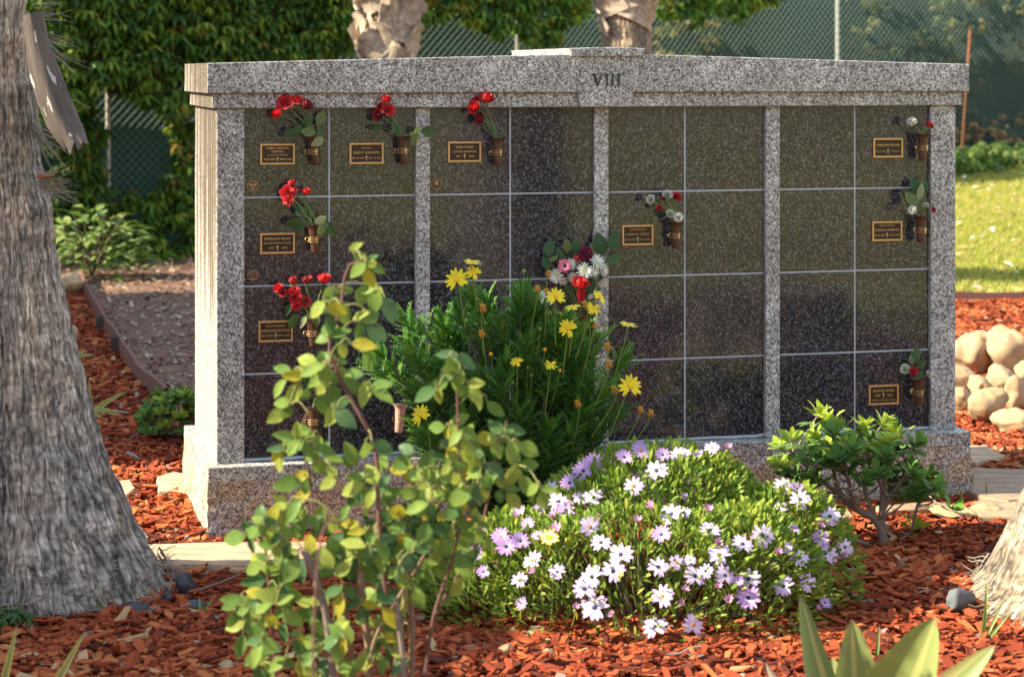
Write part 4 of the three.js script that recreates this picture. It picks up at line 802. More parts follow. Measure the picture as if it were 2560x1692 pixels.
{ // the big palm at the left edge
  const t = thing('palm_tree', 'thick grey palm trunk with flared shaggy base at the left edge', 'palm tree', [-1.7, 0, -6.08]);
  part(t, 'trunk', trunkGeo(palmProf, 5.2, () => [0, 0], { na: 460, nh: 400, seed: 1.3, core: 0.25, flare: palmFlare }), barkMat);
  rootFringe(t, palmProf, 560, 71, 0.15, -0.9, 1.9, palmFlare, 0.25);
  // broken frond stub: a curved woody board, hanging
  const o = V3(-1.7, 0, -6.08), D = 6.04, P = (x, y, d = D) => at(x, y, d - 0.17).sub(o);
  const L = [[58, 40], [64, 110], [76, 190], [94, 250], [118, 310], [142, 345], [168, 374]], Rr = [[106, 28], [120, 110], [146, 170], [168, 225], [192, 280], [212, 325], [226, 352]];
  const pos = [], idx = [], uv = [], n = L.length, K = 6;
  for (const side of [0, 1]) for (let i = 0; i < n; i++) for (let k = 0; k <= K; k++) {
    const u = k / K, a = P(...L[i]), b = P(...Rr[i]), p = a.lerp(b, u), e = i === n - 1 ? [0, 0.02, -0.022, 0.012, -0.015, 0.004, -0.01][k] : 0;
    const bow = 0.03 * Math.sin(Math.PI * u) + 0.006 * noise(u * 9, i * 0.7) + 0.012 * (i === 0 ? 1 : 0);
    p.z += bow + 0.05 * (i / n) - side * (0.022 + 0.01 * Math.sin(Math.PI * u)); p.y += e;
    pos.push(p.x, p.y, p.z); uv.push(u * 0.9, i / n * 1.6);
  }
  const S = n * (K + 1);
  for (let i = 0; i + 1 < n; i++) for (let k = 0; k < K; k++) { const a = i * (K + 1) + k, c = a + K + 1; idx.push(a, c, a + 1, a + 1, c, c + 1, S + a, S + a + 1, S + c, S + a + 1, S + c + 1, S + c); }
  const rim = []; for (let i = 0; i < n; i++) rim.push(i * (K + 1)); for (let k = 1; k <= K; k++) rim.push((n - 1) * (K + 1) + k); for (let i = n - 2; i >= 0; i--) rim.push(i * (K + 1) + K); for (let k = K - 1; k > 0; k--) rim.push(k);
  rim.forEach((a, i) => { const b = rim[(i + 1) % rim.length]; idx.push(a, b, S + a, b, S + b, S + a); });
  const stubTex = dataTex(256, 256, (x, y) => { const f = fbm(x * 0.02, y * 0.008, 3), g = noise(x * 0.2, y * 0.02, 1), lichen = fbm(x * 0.022, y * 0.012, 9) > 0.3 ? 1 : 0, v = 1 + f * 0.4 + g * 0.25; return lichen ? [172, 168, 158] : [84 * v, 76 * v, 69 * v].map((q) => clamp(q, 0, 255)); });
  part(t, 'frond_stub', toCreasedNormals(setGeo(pos, idx, null, uv), 0.7), new THREE.MeshStandardMaterial({ map: stubTex, roughness: 0.9, side: THREE.DoubleSide }), 'broken grey frond stub with pale lichen spots');
  fibres(t, P(92, 22, 6.15), V3(1, 0.0, 0.2), 16, 0.1, 5, 0.3);
  fibres(t, P(90, 200, 6.2), V3(0.35, -0.6, 0.4), 46, 0.16, 6, 0.5);
  fibres(t, P(85, 320, 6.25), V3(0.6, -0.7, 0.3), 40, 0.13, 7, 0.5);
  fibres(t, P(100, 455, 6.2), V3(1, -0.1, 0.2), 70, 0.1, 8, 0.45);
  fibres(t, P(80, 80, 6.2), V3(0.5, -0.5, 0.3), 40, 0.16, 9, 0.5);
  part(t, 'fibre_stub', tube([P(95, 440, 6.15), P(120, 440, 6.12), P(138, 437, 6.1)], 0.009, 0.004, 6, 6), std([0.3, 0.13, 0.06], 0.8));
}
function stumpTop(r) { const g = new THREE.CircleGeometry(r, 40, 0, TAU).rotateX(-Math.PI / 2).translate(0, 0.6, 0); return g; }
{ // palm stump whose foot shows at the right edge
  const prof = curve([[0, 0.62], [0.06, 0.56], [0.14, 0.52], [0.28, 0.46], [0.45, 0.38], [0.8, 0.3], [1.4, 0.25], [6, 0.22]]);
  const t = thing('palm_stump', 'pale sunlit palm foot with frayed roots at the right edge', 'palm stump', [1.985, 0, -6.15]);
  part(t, 'trunk', trunkGeo(prof, 0.62, () => [0, 0], { na: 260, nh: 130, seed: 4.1, crack: 0.02 }), paleBarkMat);
  rootFringe(t, prof, 180, 73, 0.12, 1.6, 4.0);
  part(t, 'cut_top', stumpTop(prof(0.62)), std([0.34, 0.27, 0.19], 0.95));
}
{ // palm across the lawn, out of the frame at the right: the dark panels mirror it
  const t = thing('palm_tree', 'grey palm trunk beyond the right edge, mirrored in the dark panels', 'palm tree', [2.53, 0, -2.72]);
  part(t, 'trunk', trunkGeo(curve([[0, 0.55], [0.3, 0.42], [0.8, 0.35], [1.6, 0.31], [6, 0.26]]), 6, () => [0, 0], { na: 120, nh: 120, seed: 6 }), barkMat);
}
// the two palms behind the wall still carry the woody feet of old fronds
const bootTex = dataTex(256, 256, (x, y) => { const f = noise(x * 0.16, y * 0.012, 2), g = fbm(x * 0.02, y * 0.02, 5), v = 1 + f * 0.28 + g * 0.4; return [166 * v, 150 * v, 130 * v].map((q) => clamp(q, 0, 255)); });
const bootMat = new THREE.MeshStandardMaterial({ map: bootTex, roughness: 0.9, side: THREE.DoubleSide });
function bootGeo(seed) {   // a thick pointed plate, wrapped round the trunk, tip up at +y
  const q = seeded(seed), pos = [], idx = [], uv = [], n = 7, K = 6;
  for (const side of [0, 1]) for (let i = 0; i <= n; i++) for (let k = 0; k <= K; k++) {
    const v = i / n, u = k / K * 2 - 1, w = 0.15 * (1 - 0.35 * v) * (1 + 0.12 * Math.sin(v * 9 + seed)), out = 0.012 + 0.05 * v * v * v + 0.012 * (1 - u * u) + 0.006 * noise(u * 5, v * 4, seed);
    pos.push(u * w + (q() - 0.5) * 0.006, v * 0.17 + (i === n ? (q() - 0.5) * 0.05 : 0), out - 1.9 * u * u * w * w - side * 0.016); uv.push(u * 0.5, v);
  }
  const S = (n + 1) * (K + 1);
  for (let i = 0; i < n; i++) for (let k = 0; k < K; k++) { const a = i * (K + 1) + k, c = a + K + 1; idx.push(a, a + 1, c, a + 1, c + 1, c, S + a, S + c, S + a + 1, S + a + 1, S + c, S + c + 1); }
  const rim = []; for (let i = 0; i <= n; i++) rim.push(i * (K + 1)); for (let k = 1; k <= K; k++) rim.push(n * (K + 1) + k); for (let i = n - 1; i >= 0; i--) rim.push(i * (K + 1) + K); for (let k = K - 1; k > 0; k--) rim.push(k);
  rim.forEach((a, i) => { const b = rim[(i + 1) % rim.length]; idx.push(a, b, S + a, b, S + b, S + a); });
  return toCreasedNormals(setGeo(pos, idx, null, uv), 0.6);
}
const boots = [1, 2, 3, 4].map(bootGeo);
function bootedPalm(px, d, from, label, seed, r = 0.185) {
  const p = at(px, 180, d), t = thing('palm_tree', label, 'palm tree', [p.x, 0, p.z], 0, 'palms behind the wall'), q = seeded(seed);
  part(t, 'trunk', trunkGeo(() => r - 0.012, 4.2, () => [0, 0], { na: 120, nh: 160, seed }), paleBarkMat);
  for (let j = 0; j < 19; j++) for (let i = 0; i < 4; i++) {
    const h = from + j * 0.085 + q() * 0.04, a = TAU * (i + (j % 2) * 0.5) / 4 + j * 0.37 + q() * 0.35;
    const m = part(t, 'frond_base', boots[Math.floor(q() * 4)], bootMat); m.position.set(Math.sin(a) * r * 0.93, h, Math.cos(a) * r * 0.93); m.rotation.set(0, a, (j % 2 ? 0.5 : -0.5) + (q() - 0.5) * 0.5, 'YXZ'); m.scale.set(0.8 + q() * 0.4, 0.8 + q() * 0.5, 1);
  }
}
bootedPalm(972, 14.4, 1.6, 'shaded palm behind the wall, crossed with old frond bases', 81, 0.19);
bootedPalm(1566, 14.6, 1.92, 'palm behind the capstone, its left side in sun', 82, 0.19);

// ---------------------------------------------------------------- chain-link fence
const FA = V3(-3.458, 0, -17.5), FB = V3(3.53, 0, -22.4), FL = FA.distanceTo(FB), FH = 2.12;
const onFence = (s, h, back = 0) => { const x = lerp(FA.x, FB.x, s / FL), z = lerp(FA.z, FB.z, s / FL), n = V3(FB.z - FA.z, 0, FA.x - FB.x).normalize(); x; const bx = x + n.x * back, bz = z + n.z * back; return V3(bx, H(x, z) + h, bz); };
const fenceDepth = (px) => { const k = (px - 1280) / FOCAL, dx = FB.x - FA.x, dz = -(FB.z - FA.z); const t = (k * -FA.z - FA.x) / (dx - k * dz); return -FA.z + t * dz; };
{
  const t = thing('chain_link_fence', 'tall chain-link fence with green privacy screen behind the wall', 'fence', [0, 0, 0]);
  const s0 = -4.4, s1 = 15.2, step = 0.078, wires = [], wire = (a, b) => tube([a, b], 0.0037, 0.0037, 1, 4);
  for (let s = s0 - FH; s < s1; s += step) {
    if (s > s0 - 0.1) wires.push(wire(onFence(s, 0.03), onFence(s + FH, FH)));
    if (s + FH < s1) wires.push(wire(onFence(s + FH, 0.03, 0.006), onFence(s, FH, 0.006)));
  }
  part(t, 'chain_link', join(wires), std([0.12, 0.17, 0.15], 0.6));
  for (const f of [-0.5, 0, 0.5, 1, 1.5]) { const p = onFence(f * FL, 0, -0.03); const post = part(t, 'post', new THREE.CylinderGeometry(0.021, 0.021, FH + 0.25, 16).translate(p.x, p.y + FH / 2, p.z), std([0.5, 0.5, 0.46], 0.55, { metalness: 0.2 })); part(post, 'post_cap', new THREE.SphereGeometry(0.026, 12, 8).translate(p.x, p.y + FH + 0.125, p.z), std([0.5, 0.5, 0.46], 0.5)); }
  const pos = [], idx = [], N = 60, M = 10;
  for (let i = 0; i <= N; i++) for (let j = 0; j <= M; j++) { const s = lerp(s0, s1, i / N), h = FH * j / M, p = onFence(s, h * 0.985 + 0.02, 0.55 + 0.05 * noise(s * 0.8, h * 1.2) + 0.03 * noise(s * 3, h * 0.7)); pos.push(p.x, p.y, p.z); }
  for (let i = 0; i < N; i++) for (let j = 0; j < M; j++) { const a = i * (M + 1) + j; idx.push(a, a + 1, a + M + 1, a + 1, a + M + 2, a + M + 1); }
  part(t, 'privacy_screen', setGeo(pos, idx), new THREE.MeshPhysicalMaterial({ color: rgb(0.013, 0.05, 0.034), roughness: 0.95, transmission: 0.1, thickness: 0, side: THREE.DoubleSide }), 'dark green woven screen');
}
{ // rusty stake beyond the right end of the wall
  const b = at(2402, 425, 22.6), a = at(2427, 70, 22.6), t = thing('rusty_stake', 'thin rusty steel stake leaning up past the right end of the cap', 'stake', b);
  const d = a.clone().sub(b);
  part(t, 'bar', new THREE.CylinderGeometry(0.013, 0.015, d.length() + 0.2, 8).translate(0, d.length() / 2 - 0.1, 0).applyMatrix4(aim(V3(0, 0, 0), d, V3(0, 0, 1))), std([0.17, 0.07, 0.035], 0.85));
  part(t, 'flange', slab(0.008, d.length() * 0.96, 0.03, 0.002).translate(0, d.length() / 2, 0.012).applyMatrix4(aim(V3(0, 0, 0), d, V3(0, 0, 1))), std([0.26, 0.1, 0.045], 0.9));
}

// ---------------------------------------------------------------- hedge, vines and shrubs
const lance = leafGeo(0.105, 0.034, { seg: 4, fold: 0.3, bend: 0.35, wide: 0.42 });
const whorl = (() => { const list = []; const q = seeded(91); for (let i = 0; i < 6; i++) { const a = TAU * i / 6 + q() * 0.6, d = V3(Math.cos(a), -0.35 - q() * 0.7, Math.sin(a)); list.push(lance.clone().applyMatrix4(aim(V3(0, 0, 0), d, V3(Math.cos(a) * 0.6, 1, Math.sin(a) * 0.6), 0.8 + q() * 0.4))); } return joinUV(list); })();
const hedgeMats = [leafMat(0.065, 0.155, 0.01, 0.35, 0.45), leafMat(0.115, 0.23, 0.013, 0.4, 0.4), leafMat(0.035, 0.1, 0.01, 0.3, 0.5), leafMat(0.27, 0.38, 0.03, 0.45, 0.3), leafMat(0.36, 0.26, 0.04, 0.4, 0.2)];
const variety = (a) => { let q = R(), k = 0; while (q > a[k] && k < a.length - 1) q -= a[k++]; return k; };
const twigMat = std([0.12, 0.085, 0.06], 0.9);
R = seeded(101);
const edge = (pts) => (x) => { if (x <= pts[0][0]) return pts[0][1]; for (let i = 0; i + 1 < pts.length; i++) if (x <= pts[i + 1][0]) return lerp(pts[i][1], pts[i + 1][1], (x - pts[i][0]) / (pts[i + 1][0] - pts[i][0])); return pts[pts.length - 1][1]; };
function curtain(name, label, x0, x1, bottom, n, { lo = 0.08, hi = 0.9, parts = 300, up = 2.9, share = [0.28, 0.3, 0.17, 0.21, 0.04] } = {}) {
  const foot = at((x0 + x1) / 2, 180, fenceDepth((x0 + x1) / 2)), t = thing(name, label, 'hedge', [foot.x, 0, foot.z], 0, 'leafy growth hanging over the fence'), o = t.position, items = [];
  for (let i = 0; i < n; i++) {
    const px = rr(x0, x1), d = fenceDepth(px) - rr(lo, hi), yb = bottom(px) + noise(px * 0.03, d * 3) * 34, top = 180 - (up - EYE) * FOCAL / d, py = lerp(yb, top, Math.pow(R(), 1.25));
    const clump = fbm(px * 0.012, py * 0.012, d * 1.5);
    if (clump < -0.18 && R() < 0.8) continue;
    const p = at(px, py, d).sub(o);
    items.push({ m: aim(p, V3(rr(-0.5, 0.5), 1, rr(-0.5, 0.5)), rdir(), rr(0.75, 1.25)), v: variety(share) });
  }
  const tw = [];
  for (let i = 0; i < 26; i++) { const px = rr(x0, x1), d = fenceDepth(px) - rr(lo, hi * 0.8), b = at(px, bottom(px) - rr(10, 60), d).sub(o), a = b.clone().add(V3(rr(-0.3, 0.3), rr(0.4, 1.1), rr(-0.1, 0.1))); tw.push(tube([a, a.clone().lerp(b, 0.5).add(V3(0.05, 0, 0.05)), b], 0.009, 0.004, 8, 5)); }
  part(t, 'stems', join(tw), twigMat);
  foliage(t, 'leaf_cluster', 'leaves', whorl, hedgeMats, items, parts);
  return t;
}
const bottomL = edge([[40, 300], [100, 320], [150, 320], [210, 250], [262, 190], [330, 235], [400, 260], [440, 300], [470, 250], [540, 170], [700, 130], [860, 120], [900, 110]]);
curtain('overhanging_hedge', 'dense dark green hedge hanging over the fence above the left end of the wall', 50, 900, bottomL, 5600);
curtain('overhanging_hedge', 'green vine hanging over the fence between the two palms', 880, 1470, edge([[880, 120], [1040, 80], [1075, 30], [1120, 24], [1180, 60], [1230, 82], [1290, 72], [1330, 95], [1385, 108], [1410, 60], [1470, 10]]), 1500, { hi: 0.5, parts: 160 });
curtain('overhanging_hedge', 'sparse vine tips hanging over the fence right of the capstone palm', 1630, 1960, edge([[1630, 20], [1700, 28], [1745, 44], [1790, 20], [1850, 40], [1890, 14], [1960, -20]]), 520, { hi: 0.4, parts: 80 });
const bigWhorl = whorl.clone().scale(1.7, 1.7, 1.7);
[[70, 700, 'tall dark trees beyond the fence behind the left hedge'], [700, 1650, 'tall dark trees beyond the fence behind the two palms'], [1650, 2760, 'tall dark trees beyond the fence behind the right shrubs']].forEach(([x0, x1, label]) => {
  const foot = at((x0 + x1) / 2, 180, fenceDepth((x0 + x1) / 2) + 2.4), t = thing('tree_row', label, 'trees', [foot.x, 0.2, foot.z], 0, 'trees beyond the fence'), items = [];
  for (let i = 0; i < 1500; i++) { const px = rr(x0, x1), d = fenceDepth(px) + rr(1.2, 3.4), p = at(px, 180, d); p.y = rr(1.1, 3.0); items.push({ m: aim(p.sub(t.position), V3(rr(-0.6, 0.6), 1, rr(-0.6, 0.6)), rdir(), rr(0.9, 1.5)), v: variety([0.3, 0.2, 0.45, 0.05, 0]) }); }
  part(t, 'trunks', join([0.2, 0.5, 0.8].map((f) => { const px = lerp(x0, x1, f), p = at(px, 180, fenceDepth(px) + 2.3).sub(t.position); return tube([V3(p.x, -0.4, p.z), V3(p.x + 0.1, 1.6, p.z), V3(p.x, 3.6, p.z)], 0.12, 0.05, 8, 8); })), twigMat);
  foliage(t, 'leaf_cluster', 'leaves', bigWhorl, hedgeMats, items, 0);
});
// ivy on the lower fence and brush at its foot, left
function brush(name, label, cat, n, place, { parts = 120, geo = whorl, mats = hedgeMats, share = [0.34, 0.28, 0.24, 0.11, 0.03], s0 = 0.7, s1 = 1.2, at0, group } = {}) {
  const t = thing(name, label, cat, at0, 0, group), items = [];
  for (let i = 0; i < n; i++) { const p = place(); if (p) items.push({ m: aim(p.sub(t.position), V3(rr(-0.6, 0.6), 1, rr(-0.6, 0.6)), rdir(), rr(s0, s1)), v: variety(share) }); }
  foliage(t, 'leaf_cluster', 'leaves', geo, mats, items, parts);
  return t;
}
brush('fence_vine', 'leafy vine climbing the fence left of the fence post', 'vine', 900, () => { const px = rr(120, 262), py = rr(250, 600); if (fbm(px * 0.02, py * 0.015) < -0.12 || (px > 225 && R() < 0.5)) return null; return at(px, py, fenceDepth(px) - rr(0.04, 0.35)); }, { at0: at(160, 660, fenceDepth(160)).setY(0), parts: 120 });
brush('fence_vine', 'vine tangle along the foot of the fence beside the wall end', 'vine', 720, () => { const px = rr(250, 500), top = 470 + 40 * noise(px * 0.03, 2) - (px > 380 ? (px - 380) * 0.6 : 0), py = lerp(top, 655, R()); if (fbm(px * 0.02, py * 0.02, 4) < -0.1) return null; return at(px, py, fenceDepth(px) - rr(0.05, 0.4)); }, { at0: at(380, 660, fenceDepth(380)).setY(0), parts: 120, share: [0.3, 0.26, 0.2, 0.16, 0.08] });
brush('fence_vine', 'yellowing climber at the fence just left of the wall end', 'vine', 130, () => { const px = 455 + 26 * noise(R() * 9, 4) + rr(-30, 26), py = rr(230, 560); return at(px, py, fenceDepth(px) - rr(0.02, 0.2)); }, { at0: at(455, 660, fenceDepth(455)).setY(0), parts: 60, share: [0.2, 0.2, 0.1, 0.25, 0.25] });
const broad = leafGeo(0.15, 0.062, { seg: 5, fold: 0.2, bend: 0.35, wide: 0.45 });
const brightMats = [leafMat(0.12, 0.22, 0.03, 0.42, 0.25), leafMat(0.2, 0.29, 0.045, 0.45, 0.2), leafMat(0.26, 0.33, 0.09, 0.42, 0.2)];
{ // sunlit young shrub in front of the fence at left
  const t = thing('leafy_shrub', 'bright sunlit shrub with large leaves below the fence post', 'shrub', ground(228, 696)), items = [];
  for (let i = 0; i < 330; i++) { const a = rr(0, TAU), r = 0.42 * Math.sqrt(R()), h = 0.05 + 0.55 * R() * (1 - r * 0.9); items.push({ m: aim(V3(Math.cos(a) * r, h, Math.sin(a) * r * 0.6), V3(Math.cos(a), rr(-0.1, 0.9), Math.sin(a)), V3(rr(-0.4, 0.4), 1, rr(-0.4, 0.4)), rr(0.6, 1.1)), v: variety([0.4, 0.4, 0.2]) }); }
  part(t, 'stems', join(Array.from({ length: 9 }, (_, i) => tube([V3(0, 0, 0), V3(Math.cos(i) * 0.1, 0.25, Math.sin(i) * 0.08), V3(Math.cos(i) * 0.26, 0.5, Math.sin(i) * 0.15)], 0.008, 0.004, 6, 5))), twigMat);
  foliage(t, 'leaf', 'leaves', broad, brightMats, items, 300);
}
// beyond the mesh at right: yellowish shrubs, dry brush and bright low growth on the lawn's far edge
const rightMats = [leafMat(0.1, 0.15, 0.035, 0.4, 0.2), leafMat(0.15, 0.18, 0.05, 0.4, 0.15), leafMat(0.07, 0.12, 0.04, 0.35, 0.2), leafMat(0.24, 0.2, 0.06, 0.4, 0.15)];
const beyond = (label, x0, x1, y0, y1, n, dens, share) => brush('fence_shrub', label, 'shrub', n, () => { const px = rr(x0, x1), py = rr(y0, y1); if (fbm(px * 0.009, py * 0.011, dens) < -0.02) return null; return at(px, py, fenceDepth(px) + rr(0.12, 0.5)); }, { at0: at((x0 + x1) / 2, 180, fenceDepth((x0 + x1) / 2) + 0.3).setY(0.3), mats: rightMats, share, parts: 60, s0: 0.6, s1: 1, group: 'shrubs behind the mesh at right' });
beyond('yellow green shrub behind the mesh above the right end of the cap', 2120, 2420, -60, 330, 620, 1.7, [0.35, 0.3, 0.25, 0.1]);
beyond('tall yellowish shrub behind the mesh at the top right corner', 2380, 2700, -60, 330, 900, 3.1, [0.3, 0.35, 0.2, 0.15]);
beyond('sparse yellowing twigs behind the mesh right of the capstone palm', 1640, 1800, 40, 170, 120, 5.2, [0.2, 0.2, 0.2, 0.4]);
const dryMats = [leafMat(0.36, 0.22, 0.1, 0.3, 0.05), leafMat(0.26, 0.14, 0.06, 0.3, 0.05), leafMat(0.45, 0.32, 0.17, 0.3, 0.05)];
brush('dry_brush', 'dry brown brush at the foot of the fence, right of the wall', 'brush', 110, () => { const px = rr(2370, 2560), py = 345 - 75 * R() * R(); if (noise(px * 0.05, py * 0.03) < -0.1) return null; return at(px, py, fenceDepth(px) - rr(0.05, 0.3)); }, { at0: at(2450, 420, 23).setY(0.5), mats: dryMats, share: [0.4, 0.3, 0.3], parts: 40, s0: 0.5, s1: 0.9 });
brush('low_shrub', 'bright green low shrub along the far edge of the lawn', 'shrub', 520, () => { const px = rr(2330, 2640), d = fenceDepth(px) - rr(0.5, 1.6), p = at(px, 400, d), hh = 0.42 * (0.6 + 0.6 * Math.abs(noise(px * 0.015, 3))); p.y = H(p.x, p.z) + hh * R(); return p; }, { at0: at(2480, 420, 22).setY(0.46), mats: brightMats, share: [0.45, 0.35, 0.2], parts: 60, s0: 0.7, s1: 1.2 });

// ---------------------------------------------------------------- trees outside the frame: they shade the ground at the left and stand in the mirror of the panels
const farWhorl = whorl.clone().scale(2.1, 2.1, 2.1);
function crownTree(name, label, x, z, trunkH, blobs, n, mats = hedgeMats, seed = 1, group) {
  R = seeded(seed);
  const t = thing(name, label, 'tree', [x, H(x, z), z], 0, group), limbs = [tube([V3(0, -0.05, 0), V3(0.05, trunkH * 0.5, 0.04), V3(0, trunkH, 0)], 0.13, 0.08, 10, 10)];
  for (const [bx, by, bz] of blobs) limbs.push(tube([V3(0, trunkH * 0.7, 0), V3(bx * 0.4, lerp(trunkH, by, 0.5), bz * 0.4), V3(bx, by, bz)], 0.05, 0.02, 8, 7));
  part(t, 'trunk', join(limbs), barkMat2);
  const mats4 = mats.map(() => []);
  for (let i = 0; i < n; i++) {
    const [bx, by, bz, rx, ry, rz] = blobs[i % blobs.length], d = rdir(), q = Math.cbrt(R()) * (0.85 + 0.3 * noise(d.x * 2 + bx, d.y * 2, d.z * 2 + bz));
    const p = V3(bx + d.x * rx * q, Math.max(0.06, by + d.y * ry * q), bz + d.z * rz * q);
    mats4[variety([0.34, 0.3, 0.24, 0.12])].push(aim(p, V3(rr(-0.6, 0.6), 1, rr(-0.6, 0.6)), rdir(), rr(0.7, 1.2)));
  }
  const crown = new THREE.Group(); crown.name = 'crown'; t.add(crown);
  mats4.forEach((m, k) => { if (m.length) scatter(crown, 'leaves', farWhorl, mats[k], m); });
  return t;
}
const barkMat2 = std([0.16, 0.12, 0.09], 0.95);

crownTree('shade_tree', 'bushy tree left of the frame shading the soil behind the wall', -6.6, -10.55, 2.2, [2.45, 1.7, 0.8, 0, -0.9, -1.8, -2.6, -2.9].map((z, i) => [0.15 * Math.sin(i * 2), i > 3 ? 3.8 : 4.0, z, 0.9, i > 3 ? 2.2 : 2.3, 0.85]), 11000, hedgeMats, 201);
crownTree('shade_shrub', 'tall shrub left of the frame shading the front mulch', -4.1, -4.76, 1.1, [[0, 1.4, 0, 0.7, 1.4, 0.6], [0, 2.1, -0.28, 0.6, 0.9, 0.4], [0, 2.0, 0.25, 0.6, 0.9, 0.4], [0, 1.5, -0.42, 0.6, 1.3, 0.34]], 5200, hedgeMats, 202);
for (const [x, z, s, k] of [[7.5, 13, 1, 'round lawn tree behind the photographer, nearest the path'], [15, 6, 1.1, 'spreading lawn tree far to the right of the photographer'], [20, 26, 1.5, 'large lawn tree at the far side of the lawn'], [6, 34, 1.4, 'tall lawn tree behind the photographer, near the far hedge'], [34, 16, 1.5, 'lawn tree at the right horizon of the lawn']]) crownTree('lawn_tree', k, x, z, 1.9 * s, [[0, 3.4 * s, 0, 1.8 * s, 1.4 * s, 1.8 * s], [0.9 * s, 2.9 * s, 0.7 * s, 1.2 * s, 1 * s, 1.2 * s], [-0.9 * s, 3 * s, -0.6 * s, 1.2 * s, 1 * s, 1.2 * s]], 1500, hedgeMats, 210 + Math.round(x), 'trees on the lawn behind the photographer');

// ---------------------------------------------------------------- river boulders and stones
const boulderTex = dataTex(512, 256, (x, y) => { const a = TAU * x / 512, f = fbm(Math.cos(a) * 2, Math.sin(a) * 2, y * 0.012), g = noise(Math.cos(a) * 30, Math.sin(a) * 30, y * 0.2), v = 1 + f * 0.22 + g * 0.08; return [168 * v, 142 * v - f * 10, 106 * v - f * 18].map((q) => clamp(q, 0, 255)); });
const boulderMat = new THREE.MeshStandardMaterial({ map: boulderTex, roughness: 0.85, bumpMap: boulderTex, bumpScale: 0.006 });
function stoneGeo(rx, ry, rz, seed, rough = 0.16, flat = 0) {
  const g = new THREE.SphereGeometry(1, 40, 26), p = g.attributes.position, v = V3();
  for (let i = 0; i < p.count; i++) {
    v.fromBufferAttribute(p, i).normalize();
    let r = 1 + fbm(v.x * 0.9 + seed, v.y * 0.9, v.z * 0.9) * rough * 1.8 + noise(v.x * 5 + seed, v.y * 5, v.z * 5) * rough * 0.12;
    for (let k = 0; k < 4; k++) { const n = V3(Math.sin(seed * 3 + k * 2.1), Math.sin(seed + k * 1.3) * 0.8, Math.cos(seed * 2 + k * 1.7)).normalize(), d = v.dot(n); if (d * r > 0.82 - flat) r = lerp(r, (0.82 - flat) / d, 0.7); }
    p.setXYZ(i, v.x * r * rx, v.y * r * ry, v.z * r * rz);
  }
  g.computeVertexNormals();
  return g;
}
function boulder(px, py, rx, ry, label, seed, bottom = py + ry, { name = 'boulder', mat = boulderMat, rough = 0.34, flat = 0.2, group = 'river boulders right of the wall' } = {}) {
  const g = ground(px, bottom), d = -g.z, k = d / FOCAL, c = at(px, py, d - rx * k * 0.5);
  const t = thing(name, label, 'rock', V3(c.x, 0, c.z - rx * k * 0.5), 0, group);
  part(t, 'stone', stoneGeo(rx * k * 1.14, ry * k * 1.14, rx * k * 1.0, seed, rough, flat).translate(0, c.y, 0), mat);
}
boulder(2438, 890, 56, 52, 'largest pale boulder, brightly lit at the back of the pile', 1.2);
boulder(2540, 888, 62, 58, 'leaning pale boulder at the right edge, back of the pile', 2.3);
boulder(2398, 952, 36, 36, 'brown boulder half hidden by the wall base', 3.1);
boulder(2452, 966, 28, 26, 'small round boulder under the largest one', 4.4);
boulder(2512, 952, 38, 31, 'oval tan boulder in the middle of the pile', 5.2);
boulder(2548, 988, 32, 40, 'upright tan boulder at the right edge', 6.6);
boulder(2474, 1022, 47, 42, 'big round boulder at the front of the pile', 7.5);
boulder(2410, 1004, 31, 27, 'grey tan boulder nearest the wall', 8.9);
boulder(2540, 1054, 47, 29, 'cracked pale boulder at the front right of the pile', 9.7);
boulder(2562, 930, 22, 24, 'small pale boulder at the right edge between larger ones', 10.2);
boulder(2383, 1284, 56, 16, 'flat olive stone half buried before the wall base', 11.1, 1296, { name: 'flat_stone', group: 'flat stones before the wall' });
boulder(2482, 1280, 42, 17, 'flat grey speckled stone right of the olive one', 12.4, 1294, { name: 'flat_stone', group: 'flat stones before the wall' });
boulder(172, 712, 34, 26, 'brown boulder at the far end of the edging board', 13.2, 738, { group: 'boulders left of the edging' });
boulder(166, 845, 22, 26, 'pale boulder peeking from behind the left palm', 14.5, 870, { group: 'boulders left of the edging' });
const slate = std([0.035, 0.037, 0.042], 0.55), greyRock = std([0.1, 0.115, 0.12], 0.8);
boulder(464, 1472, 28, 30, 'largest black rock right of the palm foot', 21.3, 1498, { name: 'black_rock', mat: slate, rough: 0.3, flat: 0.25, group: 'black rocks beside the left palm' });
boulder(413, 1502, 14, 20, 'small upright black rock beside the largest one', 22.4, 1518, { name: 'black_rock', mat: slate, rough: 0.3, flat: 0.25, group: 'black rocks beside the left palm' });
boulder(480, 1516, 26, 12, 'low black rock in front of the largest one', 23.1, 1526, { name: 'black_rock', mat: slate, rough: 0.3, flat: 0.2, group: 'black rocks beside the left palm' });
boulder(335, 1524, 34, 13, 'flat black rock at the palm roots', 24.8, 1536, { name: 'black_rock', mat: slate, rough: 0.3, flat: 0.2, group: 'black rocks beside the left palm' });
boulder(2408, 1508, 48, 36, 'grey angular rock beside the right palm foot', 25.5, 1534, { name: 'angular_rock', mat: greyRock, rough: 0.3, flat: 0.42, group: 'rocks beside the right palm' });
[[1285, 1586, 11, 16, 'tan pebble upright at the left foot of the daisy mound', 31], [1266, 1632, 22, 16, 'rounded pale pebble left below the daisy mound', 32], [1372, 1636, 16, 12, 'small pale pebble below the daisy mound', 33], [1330, 1592, 20, 10, 'brown flat pebble at the foot of the daisy mound', 34], [562, 1672, 18, 14, 'grey pebble at the bottom edge, left', 35], [70, 1574, 18, 13, 'grey pebble below the left palm', 36], [2424, 1272, 6, 5, 'tiny white pebble by the brown slab', 37]].forEach(([x, y, rx, ry, l, s]) => boulder(x, y, rx, ry, l, s, y + ry * 0.8, { name: 'pebble', group: 'pebbles in the mulch' }));
